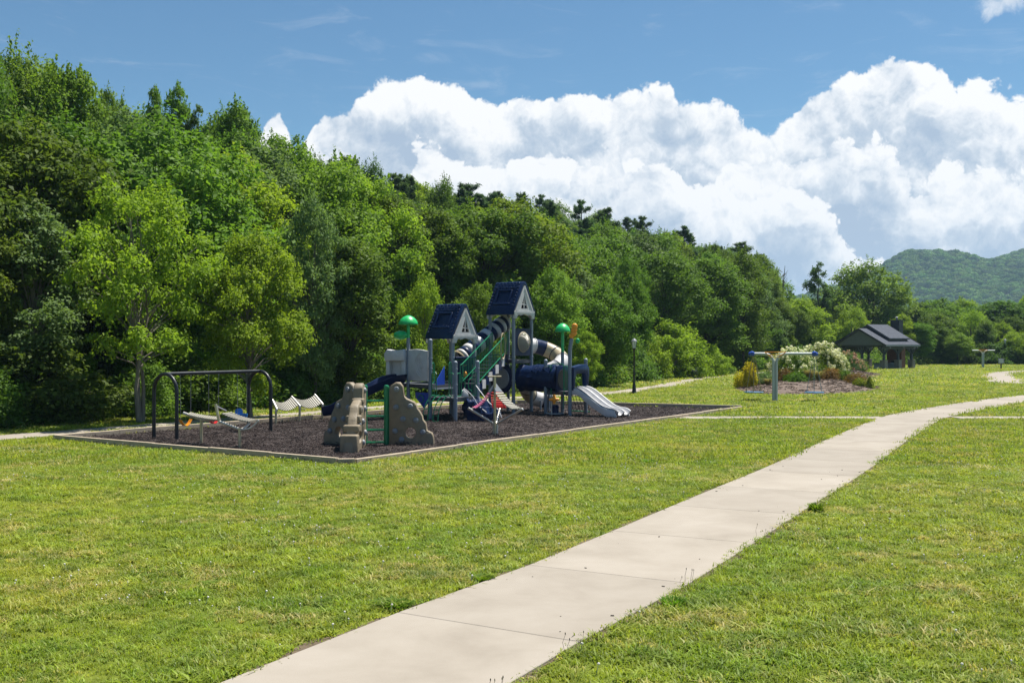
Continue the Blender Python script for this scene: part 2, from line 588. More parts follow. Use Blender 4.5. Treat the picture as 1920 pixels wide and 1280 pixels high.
# ------------------------------------------------------------------ layout of the ground
PL = Vector((-16.2, 37.8)); PF = Vector((-4.7, 30.3)); PR = Vector((11.85, 55.1)); PB = Vector((.30, 60.4))
YARD = [PL, PF, PR, PB]
MAIN = [(-6.9, 1.0), (-2.9, 8.2), (-.87, 12.1), (.93, 15.1), (2.6, 18.2), (5.5, 23.8), (8.6, 29.7), (12.2, 37.0), (17.4, 47.1), (19.4, 50.4), (24.6, 57.4), (33.6, 67.8), (43, 76), (56, 84)]
BACK = [(-30, 21.5), (-22.6, 32.5), (-17.6, 40), (-1.6, 63.8), (5.3, 70), (10.8, 81), (16.6, 97), (23.3, 111), (33, 126), (46, 140)]
CROSS = [(6.9, 48.75), (20, 48.75), (40, 48.75)]
LOOP = [(54, 80), (42.5, 88.6), (45.4, 98), (50.2, 110.5), (56.5, 121), (66, 129), (82, 136)]
BED = [at(*p) for p in ((1378, 731), (1395, 737), (1440, 741), (1500, 742), (1560, 741), (1610, 737), (1645, 731), (1650, 727), (1625, 721), (1632, 712), (1655, 703), (1620, 699), (1540, 700), (1440, 706), (1392, 719))]
W_MAIN, W_BACK, W_CROSS, W_LOOP = 1.3, .88, .75, 1.5
rng0 = np.random.default_rng(11)


def dist_line(X, Y, pts):
    d = np.full(X.shape, 1e9)
    for (ax, ay), (bx, by) in zip([tuple(p)[:2] for p in pts[:-1]], [tuple(p)[:2] for p in pts[1:]]):
        vx, vy = bx - ax, by - ay
        t = np.clip(((X - ax) * vx + (Y - ay) * vy) / (vx * vx + vy * vy), 0, 1)
        d = np.minimum(d, np.hypot(X - ax - t * vx, Y - ay - t * vy))
    return d


def inside(X, Y, poly):
    c = np.zeros(X.shape, bool)
    m = len(poly)
    for i in range(m):
        x1, y1 = tuple(poly[i])[:2]; x2, y2 = tuple(poly[i - 1])[:2]
        cr = ((y1 > Y) != (y2 > Y)) & (X < (x2 - x1) * (Y - y1) / (y2 - y1 + 1e-12) + x1)
        c ^= cr
    return c


def path_line(pts, n=8):
    return [Vector((p.x, p.y, 0)) for p in smooth_path([(x, y, 0) for x, y in pts], n)]


main_line, back_line, loop_line = path_line(MAIN, 10), path_line(BACK), path_line(LOOP)
cross_line = [Vector((x, y, 0)) for x, y in CROSS]


def fnoise(X, Y, s, seed):
    """smooth value noise on numpy arrays"""
    r = np.random.default_rng(seed).random((64, 64))
    x, y = X / s, Y / s
    xi, yi = np.floor(x).astype(int), np.floor(y).astype(int)
    fx, fy = x - xi, y - yi
    fx, fy = fx * fx * (3 - 2 * fx), fy * fy * (3 - 2 * fy)
    g = lambda a, b: r[a % 64, b % 64]
    return (g(xi, yi) * (1 - fx) + g(xi + 1, yi) * fx) * (1 - fy) + (g(xi, yi + 1) * (1 - fx) + g(xi + 1, yi + 1) * fx) * fy


def lawn_material(name, blade):
    """lawn: patches of yellow green, deep green and straw laid out over the ground"""
    mt = bpy.data.materials.new(name)
    mt.use_nodes = True
    t = mt.node_tree
    t.nodes.clear()
    k = NT(t)
    pos = k.n('ShaderNodeNewGeometry').outputs['Position']
    big = k.noise(pos, .16, 4, .6)
    med = k.noise(pos, .9, 4, .65, .4)
    fine = k.noise(pos, 5.5, 4, .7)
    rnd = k.n('ShaderNodeObjectInfo').outputs['Random']
    g = k.m('ADD', k.m('MULTIPLY', big, .45), k.m('MULTIPLY', med, .55))
    if blade:
        c = k.ramp(g, [(.30, (.098, .218, .015)), (.42, (.186, .300, .020)), (.55, (.292, .370, .027)), (.70, (.380, .400, .050))])
        tint = k.n('ShaderNodeAttribute', attribute_name='tint').outputs['Fac']
        c = k.mix(k.m('MULTIPLY', tint, .5), c, (.34, .30, .10))
        mot = k.smooth(k.noise(pos, 2.6, 4, .7), .50, .68)
        c = k.mix(k.m('MULTIPLY', mot, .58), c, (.11, .185, .020))
        straw = k.smooth(k.m('ADD', k.noise(pos, .42, 5, .75), k.m('MULTIPLY', rnd, .20)), .62, .80)
        c = k.mix(k.m('MULTIPLY', straw, .75), c, (.46, .36, .17))
        lush = k.smooth(k.noise(pos, .42, 3, .6), .62, .70)
        c = k.mix(k.m('MULTIPLY', lush, .55), c, (.09, .20, .024))
        c = k.n('ShaderNodeHueSaturation', {'Value': k.m('MULTIPLY_ADD', rnd, .75, .58), 'Color': c}).outputs[0]
        b = k.n('ShaderNodeBsdfPrincipled', {'Base Color': c, 'Roughness': .55, 'Specular IOR Level': .3})
        tr = k.n('ShaderNodeBsdfTranslucent', {'Color': k.mix(1.0, c, (1.25, 1.2, .7), 'MULTIPLY')})
        o = k.n('ShaderNodeMixShader', {0: .42, 1: b.outputs[0], 2: tr.outputs[0]}).outputs[0]
    else:
        c = k.ramp(g, [(.32, (.080, .125, .012)), (.50, (.130, .165, .018)), (.68, (.195, .200, .032))])
        c = k.mix(k.m('MULTIPLY', k.smooth(fine, .48, .75), .5), c, (.05, .07, .012))
        straw = k.smooth(k.noise(pos, .55, 5, .7), .58, .74)
        c = k.mix(k.m('MULTIPLY', straw, .7), c, (.24, .17, .085))
        b = k.n('ShaderNodeBsdfPrincipled', {'Base Color': c, 'Roughness': .9, 'Specular IOR Level': .15})
        k.put(b.inputs['Normal'], k.n('ShaderNodeBump', {'Strength': .8, 'Distance': .06, 'Height': k.noise(pos, 16, 3, .7)}).outputs[0])
        o = b.outputs[0]
    k.n('ShaderNodeOutputMaterial', {0: o})
    return mt


def concrete_material():
    mt = bpy.data.materials.new('broom_finished_concrete')
    mt.use_nodes = True
    t = mt.node_tree
    t.nodes.clear()
    k = NT(t)
    pos = k.n('ShaderNodeNewGeometry').outputs['Position']
    rnd = k.n('ShaderNodeObjectInfo').outputs['Random']
    a = k.noise(pos, .7, 6, .62, .3)
    f = k.noise(pos, 60, 3, .6)
    c = k.ramp(a, [(.28, (.252, .220, .180)), (.5, (.296, .261, .217)), (.72, (.330, .294, .249))])
    c = k.mix(k.m('MULTIPLY', k.smooth(f, .55, .75), .22), c, (.25, .215, .18))
    c = k.mix(k.m('MULTIPLY', k.smooth(k.noise(pos, 2.3, 6, .75), .60, .75), .20), c, (.24, .205, .16))
    st = k.noise(k.v('MULTIPLY', k.v('ADD', pos, (3, 9, 0)), (.5, 3.5, 1)), .9, 5, .6)
    c = k.mix(k.m('MULTIPLY', k.smooth(st, .60, .74), .09), c, (.26, .23, .20))
    c = k.n('ShaderNodeHueSaturation', {'Value': k.m('MULTIPLY_ADD', rnd, .15, .925), 'Color': c}).outputs[0]
    b = k.n('ShaderNodeBsdfPrincipled', {'Base Color': c, 'Roughness': .85, 'Specular IOR Level': .25})
    k.put(b.inputs['Normal'], k.n('ShaderNodeBump', {'Strength': .25, 'Distance': .01, 'Height': f}).outputs[0])
    k.n('ShaderNodeOutputMaterial', {0: b.outputs[0]})
    return mt


M['lawn'] = lawn_material('lawn_soil', False)
M['blade'] = lawn_material('lawn_blade', True)
M['concrete'] = concrete_material()
M['mulch'] = material('rubber_mulch', (.040, .027, .024), .9, .45, 22, bump=1.0, bscale=28)
M['chip'] = material('rubber_chip', (.052, .034, .029), .8, .35, 2)
M['bark_chip'] = material('wood_chip', (.21, .155, .115), .9, .4, 3)
M['bark_mulch'] = material('wood_mulch', (.125, .088, .066), .9, .45, 5, bump=1.0, bscale=14)

# ground: one sheet out to the horizon
gb = MB()
ring = [0.0, 8, 25, 60, 120, 250, 600, 1500, 4500, 9000]
n = 48
gv = [Vector((0, 60, 0))] + [Vector((r * math.sin(2 * math.pi * j / n), 60 + r * math.cos(2 * math.pi * j / n), 0)) for r in ring[1:] for j in range(n)]
gf = [(0, 1 + (j + 1) % n, 1 + j) for j in range(n)]
for i in range(len(ring) - 2):
    a = 1 + i * n
    gf += [(a + j, a + (j + 1) % n, a + n + (j + 1) % n, a + n + j) for j in range(n)]
gb.add(gv, gf)
tag(gb.build('ground', M['lawn'], smooth=False), kind='structure')


def slab_mesh(c0, c1, c2, c3, top, thick=.08):
    q = MB()
    ctr = (c0 + c1 + c2 + c3) / 4
    vs = [Vector((p.x, p.y, top - thick)) for p in (c0, c1, c2, c3)] + [Vector((p.x, p.y, top - .008)) for p in (c0, c1, c2, c3)]
    ins = [p + (ctr - p).normalized() * .014 for p in (c0, c1, c2, c3)]
    vs += [Vector((p.x, p.y, top)) for p in ins]
    fs = [(3, 2, 1, 0), (8, 9, 10, 11)]
    for a in (0, 4):
        fs += [(a + i, a + (i + 1) % 4, a + 4 + (i + 1) % 4, a + 4 + i) for i in range(4)]
    return q.add(vs, fs)


def slab_path(name, line, half, step, top=.035, nslab=60, sub=1):
    """a concrete walk cast in slabs with tooled joints, each slab a piece"""
    root = thing(name, None, None, (line[0].x, line[0].y, 0))
    root['kind'] = 'structure'
    seg = [0.0]
    for a, b in zip(line[:-1], line[1:]):
        seg.append(seg[-1] + (b - a).length)

    def pt(s):
        s = min(max(s, 0), seg[-1] - 1e-4)
        i = max(j for j in range(len(seg) - 1) if seg[j] <= s)
        t = (s - seg[i]) / (seg[i + 1] - seg[i])
        d = (line[min(i + 2, len(line) - 1)] - line[max(i - 1, 0)]).normalized()
        p = line[i].lerp(line[i + 1], t)
        return p, Vector((-d.y, d.x, 0))
    s, k = 0.0, 0
    while s < seg[-1] - .3 and k < nslab:
        e = min(s + step - .012, seg[-1])
        mb = MB()
        m = max(1, sub)
        for q in range(m):
            p0, n0 = pt(s + (e - s) * q / m); p1, n1 = pt(s + (e - s) * (q + 1) / m)
            if m == 1:
                mb = slab_mesh(p0 - n0 * half, p1 - n1 * half, p1 + n1 * half, p0 + n0 * half, top)
            else:
                a, b, c, d = p0 - n0 * half, p1 - n1 * half, p1 + n1 * half, p0 + n0 * half
                vs = [Vector((v.x, v.y, zz)) for zz in (top - .08, top) for v in (a, b, c, d)]
                fs = [(4, 5, 6, 7), (0, 1, 5, 4), (2, 3, 7, 6)]
                if q == 0: fs.append((3, 0, 4, 7))
                if q == m - 1: fs.append((1, 2, 6, 5))
                mb.add(vs, fs)
        mb.build('slab', M['concrete'], root, smooth=False)
        s += step; k += 1
    return root


slab_path('main_path', main_line, W_MAIN, 3.42, sub=1)
slab_path('back_path', back_line, W_BACK, 3.4, sub=1)
slab_path('loop_path', loop_line, W_LOOP, 3.0, sub=1)
slab_path('cross_path', [Vector((7.1, 48.75, 0)), Vector((17.0, 48.75, 0))], W_CROSS, 2.5, top=.031)
slab_path('cross_path_east', [Vector((20.3, 48.75, 0)), Vector((46, 48.75, 0))], W_CROSS, 2.5, top=.031).name = 'cross_path.001'

# bare soil showing in a ragged line along the walk
sv, sf = [], []
for sgn in (-1, 1):
    b_ = len(sv)
    for i, p in enumerate(main_line):
        d = (main_line[min(i + 1, len(main_line) - 1)] - main_line[max(i - 1, 0)]).normalized()
        nv = Vector((-d.y, d.x, 0)) * sgn
        wv = .10 + .07 * math.sin(i * 2.1) + .05 * math.sin(i * 5.3 + 1)
        for q in (W_MAIN - .02, W_MAIN + max(.03, wv)):
            sv.append(Vector((p.x, p.y, .006)) + nv * q)
    sf += [(b_ + 2 * i, b_ + 2 * i + 1, b_ + 2 * i + 3, b_ + 2 * i + 2) for i in range(len(main_line) - 1)]
M['bare_soil'] = material('bare_soil', (.10, .072, .045), .95, .3, 6, bump=.6, bscale=30)
tag(MB().add(sv, sf).build('path_edge_soil', M['bare_soil'], smooth=False), kind='structure')

# rubber mulch inside the timber edge
mg = np.linspace(0, 1, 70)
U, Vv = np.meshgrid(mg, mg, indexing='ij')
MX = (PL.x * (1 - U) + PF.x * U) * (1 - Vv) + (PB.x * (1 - U) + PR.x * U) * Vv
MY = (PL.y * (1 - U) + PF.y * U) * (1 - Vv) + (PB.y * (1 - U) + PR.y * U) * Vv
MZ = .028 + (fnoise(MX, MY, 1.6, 5) - .5) * .03 + (fnoise(MX, MY, .5, 6) - .5) * .025


def grid_faces(a, b):
    i = np.arange((a - 1) * (b - 1))
    r, c = i // (b - 1), i % (b - 1)
    o = r * b + c
    return np.stack([o, o + b, o + b + 1, o + 1], 1)


me = np_mesh('rubber_mulch', np.stack([MX, MY, MZ], -1).reshape(-1, 3), grid_faces(70, 70), M['mulch'], smooth=True)
o = bpy.data.objects.new('mulch_ground', me); COL.objects.link(o); tag(o, kind='structure')
chips = []
for s in range(5):
    q = MB()
    rr = random.Random(s)
    for _ in range(14):
        a = rr.uniform(0, 6.28); l = rr.uniform(.02, .06); w = rr.uniform(.008, .016)
        p = Vector((rr.uniform(-.22, .22), rr.uniform(-.22, .22), rr.uniform(0, .018)))
        d = Vector((math.cos(a), math.sin(a), rr.uniform(-.35, .35))).normalized()
        s_, u_ = frame_from(d)
        q.box(p, (l, w, w * .7), d, s_, u_)
    chips.append(q.mesh('chip_clump', M['chip'], smooth=False))
nc = 11000
uu = rng0.random((nc, 2))
uu[:, 1] = uu[:, 1] ** 1.25
cx = (PL.x * (1 - uu[:, 0]) + PF.x * uu[:, 0]) * (1 - uu[:, 1]) + (PB.x * (1 - uu[:, 0]) + PR.x * uu[:, 0]) * uu[:, 1]
cy = (PL.y * (1 - uu[:, 0]) + PF.y * uu[:, 0]) * (1 - uu[:, 1]) + (PB.y * (1 - uu[:, 0]) + PR.y * uu[:, 0]) * uu[:, 1]
cz = .028 + (fnoise(cx, cy, 1.6, 5) - .5) * .03 + (fnoise(cx, cy, .5, 6) - .5) * .025
scatter('rubber_mulch_chips', np.stack([cx, cy, cz], 1), np.stack([rng0.normal(0, .15, nc), rng0.normal(0, .15, nc), rng0.random(nc) * 6.28], 1),
        np.repeat(rng0.uniform(.8, 1.25, (nc, 1)), 3, 1), rng0.integers(0, 5, nc), chips)

# timber edging, plank by plank
edge = thing('timber_edging', 'weathered timber edging round the dark rubber mulch play yard', 'edging', (PF.x, PF.y, 0))
corners = [PL, PF + (PL - PF).normalized() * .35, PF + (PR - PF).normalized() * .35, PR, PB]
rt = random.Random(4)
EDGE_LIFT = ((.055, .02), (.0, .0), (-.01, .0), (.03, .05), (.055, .055))
for i in range(5):
    a, b = corners[i], corners[(i + 1) % 5]
    ln = (b - a).length
    k = max(1, round(ln / 2.45))
    for j in range(k):
        p, q = a.lerp(b, j / k), a.lerp(b, (j + 1) / k)
        d = (q - p).normalized()
        z = rt.uniform(-.012, .012) + EDGE_LIFT[i][0] * (1 - (j + .5) / k) + EDGE_LIFT[i][1] * (j + .5) / k
        mb = MB().bar(Vector((p.x, p.y, .035 + z)) + Vector((d.x, d.y, 0)) * .006, Vector((q.x, q.y, .035 + z + rt.uniform(-.006, .006))) - Vector((d.x, d.y, 0)) * .006, .15 if ln > 1 else .146, .24)
        mb.build('plank', M['timber'], edge, smooth=False, bevel=.012)

# ------------------------------------------------------------------ wooded slope to the left and behind
OUT = np.array([(-1500, 20), (-300, 40), (0, 85), (100, 98), (160, 118), (215, 158), (250, 212), (270, 155), (330, 145), (390, 178), (480, 212), (540, 268), (600, 300), (660, 288), (720, 322), (760, 328), (830, 342), (900, 360),
                (1000, 372), (1100, 385), (1160, 396), (1210, 412), (1260, 430), (1300, 442), (1350, 456), (1390, 452), (1440, 484), (1456, 520), (1480, 548), (1500, 560), (1540, 556), (1700, 552), (1920, 548), (2600, 540)], float)


def wood_edge(X, Y):
    """distance behind the front edge of the wood"""
    return dist_signed(X, Y) - 4.6


def dist_signed(X, Y):
    """signed distance to the left of the back path (positive into the wood)"""
    X, Y = np.asarray(X, float), np.asarray(Y, float)
    best = np.full(X.shape, 1e9); sg = np.ones(X.shape)
    pts = [(p[0], p[1]) for p in BACK]
    pts = [(-60, -23)] + pts + [(80, 166), (160, 190)]
    for (ax, ay), (bx, by) in zip(pts[:-1], pts[1:]):
        vx, vy = bx - ax, by - ay
        t = np.clip(((X - ax) * vx + (Y - ay) * vy) / (vx * vx + vy * vy), 0, 1)
        dx, dy = X - ax - t * vx, Y - ay - t * vy
        d = np.hypot(dx, dy)
        s = np.where(vx * dy - vy * dx > 0, 1.0, -1.0)
        m = d < best
        best = np.where(m, d, best); sg = np.where(m, s, sg)
    return best * sg


def top_at(X, Y):
    """height of the wood's skyline above the lawn, on the line of sight of the photograph's ridge"""
    px = 960 + 2000 * X / np.maximum(Y, 5)
    return H + (640 - np.interp(px, OUT[:, 0], OUT[:, 1])) / 2000 * Y


def hill(X, Y):
    s = wood_edge(X, Y)
    px = 960 + 2000 * np.asarray(X) / np.maximum(Y, 5)
    fade = np.clip((1560 - px) / 260, 0, 1)
    h = np.clip(s - 1.5, 0, 48) * .32 * fade + np.clip(s - 49.5, 0, 40) * .08 * fade
    return np.maximum(0, np.minimum(h, np.maximum(top_at(np.asarray(X), np.asarray(Y)) - 7.5, 0)) )


gx = np.linspace(-120, 130, 130); gy = np.linspace(18, 250, 120)
GX, GY = np.meshgrid(gx, gy, indexing='ij')
sE = wood_edge(GX, GY)
GZ = np.where(sE > -1.0, hill(GX, GY) + .03 + (fnoise(GX, GY, 4, 9) - .5) * .12 * np.clip(sE, 0, 1), -.6)
me = np_mesh('hillside', np.stack([GX, GY, GZ], -1).reshape(-1, 3), grid_faces(130, 120), M['soil'], smooth=True)
o = bpy.data.objects.new('hillside', me); COL.objects.link(o); tag(o, kind='structure')

# ------------------------------------------------------------------ far mountain
def far_ridge(px):
    return np.interp(px, [1300, 1500, 1620, 1655, 1690, 1720, 1760, 1800, 1850, 1880, 1920, 1960, 2050, 2200, 2500, 2900], [600, 560, 520, 503, 483, 477, 476, 481, 490, 481, 472, 466, 458, 462, 490, 560])


mu = np.linspace(1300, 2900, 150); mv = np.linspace(0, 1, 60)
MU, MV = np.meshgrid(mu, mv, indexing='ij')
YM = 1300 + MV * 800
XM = (MU - 960) / 2000 * YM
top = H + (640 - far_ridge(MU)) / 2000 * 2100
prof = np.where(MV < .96, np.sin(np.clip(MV / .96, 0, 1) * math.pi / 2) ** 1.25, 1)
ZM = top * prof * (1 + .0 * MU) - 12
gull = (fnoise(XM, YM * .45, 90, 21) - .5) * 34 + (fnoise(XM + YM * .3, YM * .3, 42, 22) - .5) * 15
ZM = ZM + gull * np.sin(np.clip(MV, 0, 1) * math.pi) ** .6
M['mountain'] = material('wooded_mountain_soil', (.030, .055, .016), .9, .3, .02)
back = np.stack([XM[:, -1:] * 1.3, YM[:, -1:] * 1.3, ZM[:, -1:] * 0 - 20], -1)
VV = np.concatenate([np.stack([XM, YM, ZM], -1), back], 1)
me = np_mesh('mountain', VV.reshape(-1, 3), grid_faces(150, 61), M['mountain'], smooth=True)
o = bpy.data.objects.new('mountain', me); COL.objects.link(o); tag(o, kind='structure')
# its woods: one canopy of many small crowns
L['far'] = leaf_material('far_canopy_leaf', (.030, .085, .018), (.120, .215, .045), trans=.3, spec=.05, val=.38)
blobs = []
for s in range(4):
    rg = np.random.default_rng(90 + s)
    nl = 260
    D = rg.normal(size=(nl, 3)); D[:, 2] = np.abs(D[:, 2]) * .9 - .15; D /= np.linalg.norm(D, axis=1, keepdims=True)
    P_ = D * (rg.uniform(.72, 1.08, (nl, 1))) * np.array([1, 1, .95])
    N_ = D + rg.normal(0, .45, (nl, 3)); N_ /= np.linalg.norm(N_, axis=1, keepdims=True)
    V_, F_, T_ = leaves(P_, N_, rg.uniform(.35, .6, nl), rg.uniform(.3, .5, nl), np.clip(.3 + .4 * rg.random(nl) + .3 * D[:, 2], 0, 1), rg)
    blobs.append(np_mesh('far_crown', V_, F_, L['far'], T_))
nm = 18000
ui = rng0.random(nm); vi = rng0.random(nm) ** .8
pi_ = 1300 + ui * 1500
yi_ = 1300 + vi * 800
ii = np.clip((ui * 1500 / 1600 * 149), 0, 148.9); jj = vi * 58.9
i0, j0 = ii.astype(int), jj.astype(int)
fz = ZM[i0, j0] * (1 - (jj - j0)) + ZM[i0, j0 + 1] * (jj - j0)
rs = rng0.uniform(3.6, 8.5, nm)
scatter('mountain_woods', np.stack([(pi_ - 960) / 2000 * yi_, yi_, fz + rs * .25], 1), np.stack([rng0.normal(0, .15, nm), rng0.normal(0, .15, nm), rng0.random(nm) * 6.28], 1),
        np.stack([rs, rs, rs * rng0.uniform(.8, 1.2, nm)], 1), rng0.integers(0, 4, nm), blobs)
mast = thing('radio_mast', 'thin grey lattice radio mast on the far mountain top', 'mast', tuple(on(1763, 478, 2090)))
q = MB(); b0 = on(1763, 480, 2090)
for dx, dy in ((-1, -1), (1, -1), (1, 1), (-1, 1)):
    q.tube([b0 + Vector((dx, dy, 0)), b0 + Vector((dx * .5, dy * .5, 13.5))], .16, 5)
for z in (2.5, 5, 7.5, 10, 12.5):
    w = 1 - .5 * z / 13.5
    q.tube([b0 + Vector((-w, -w, z)), b0 + Vector((w, -w, z)), b0 + Vector((w, w, z)), b0 + Vector((-w, w, z))], .1, 4, close=True)
q.build('lattice_tower', M['steel'], mast)
MB().box(b0 + Vector((0, -.8, 11)), (1.6, .8, 2.6)).build('antenna_box', M['steel'], mast)

# ------------------------------------------------------------------ grass
def tuft(seed, nb, rad, lo, hi, w, lean=.5):
    rg = np.random.default_rng(seed)
    V_, F_, T_ = [], [], []
    for i in range(nb):
        a = rg.random() * 6.283; r = rad * math.sqrt(rg.random())
        p = np.array([math.cos(a) * r, math.sin(a) * r, 0])
        h = rg.uniform(lo, hi); q = rg.random() * 6.283; bend = h * rg.uniform(.15, 1.0) * lean * 1.6
        d = np.array([math.cos(q), math.sin(q), 0]); s = np.array([-d[1], d[0], 0]) * w * rg.uniform(.6, 1.2) * .5
        m = p + d * bend * .3 + np.array([0, 0, h * .62]); e = p + d * bend + np.array([0, 0, h * rg.uniform(.75, 1.0)])
        o_ = len(V_)
        V_ += [p - s, p + s, m + s * .8, m - s * .8, e + s * .12, e - s * .12]
        F_ += [(o_, o_ + 1, o_ + 2, o_ + 3), (o_ + 3, o_ + 2, o_ + 4, o_ + 5)]
        T_ += [1.0 if rg.random() < .13 else rg.random() * .35] * 6
    return np_mesh('grass_tuft', np.array(V_), np.array(F_), M['blade'], np.array(T_))


near = [tuft(s, 30, .17, .025, .07, .0115, .7) for s in range(5)] + [tuft(50 + s, 24, .12, .05, .105, .015, 1.0) for s in range(2)] + [tuft(60, 16, .05, .045, .09, .022, 1.5), tuft(61, 20, .07, .04, .08, .020, 1.5)]
far = [tuft(20 + s, 30, .30, .05, .12, .022) for s in range(4)]


def lawn_points(y0, y1, dens, spread=.58, x_lim=None):
    """random lawn points between two distances, off the paths, beds and the yard"""
    n_ = int(dens * (y1 - y0) * (spread * (y0 + y1) + 5))
    Y = np.sqrt(rng0.random(n_) * (y1 ** 2 - y0 ** 2) + y0 ** 2)
    X = (rng0.random(n_) * 2 - 1) * (spread * Y + 2.5)
    ragged = (fnoise(X, Y, .45, 31) - .5) * .16
    k_ = (dist_line(X, Y, main_line) > W_MAIN + .05 + ragged * .8) & (dist_line(X, Y, back_line) > W_BACK + .05) & (dist_line(X, Y, cross_line) > W_CROSS + .02)
    k_ &= dist_line(X, Y, loop_line) > W_LOOP + .05
    k_ &= ~inside(X, Y, YARD) & ~inside(X, Y, BED)
    k_ &= dist_line(X, Y, [PL, PF, PR, PB, PL]) > .12
    k_ &= dist_signed(X, Y) < 6.2
    return X[k_], Y[k_]


def sow(name, X, Y, sources, s0, s1, zf=1.0):
    m = len(X)
    sc = rng0.uniform(s0, s1, m) * (.75 + .6 * fnoise(X, Y, 2.2, 41))
    scatter(name, np.stack([X, Y, np.full(m, .0)], 1), np.stack([rng0.normal(0, .08, m), rng0.normal(0, .08, m), rng0.random(m) * 6.283], 1),
            np.stack([sc, sc, sc * zf], 1), rng0.integers(0, len(sources), m), sources)


for y0, y1, dens, src, s0, s1, zf in ((8.5, 17, 95, near, .7, 1.25, .8), (17, 30, 60, near, .85, 1.5, .75), (30, 50, 26, far, .8, 1.3, .8), (50, 85, 9, far, 1.3, 2.1, .62), (85, 175, 2.4, far, 2.2, 3.6, .5)):
    X, Y = lawn_points(y0, y1, dens)
    sow('lawn_grass', X, Y, src, s0, s1, zf)

# white clover heads in the lawn beside the walk
M['clover'] = material('clover_white', (.62, .60, .52), .8, .1, 20)
hd = MB().ball((0, 0, .085), (.012, .012, .011), 6, 4).tube([(0, 0, 0), (0, 0, .08)], .0022, 3, caps=False).mesh('clover_head', M['clover'])
X, Y = lawn_points(9, 60, 2.2)
pr = fnoise(X, Y, 3.0, 61) * 1.15
kk = (pr > .62) | ((dist_line(X, Y, main_line) < 4.5) & (pr > .42) & (X > 0))
X, Y = X[kk], Y[kk]
m = len(X)
scatter('white_clover', np.stack([X, Y, np.zeros(m)], 1), np.stack([rng0.normal(0, .2, m), rng0.normal(0, .2, m), rng0.random(m) * 6], 1), np.repeat(rng0.uniform(.8, 1.5, (m, 1)), 3, 1), np.zeros(m), [hd])
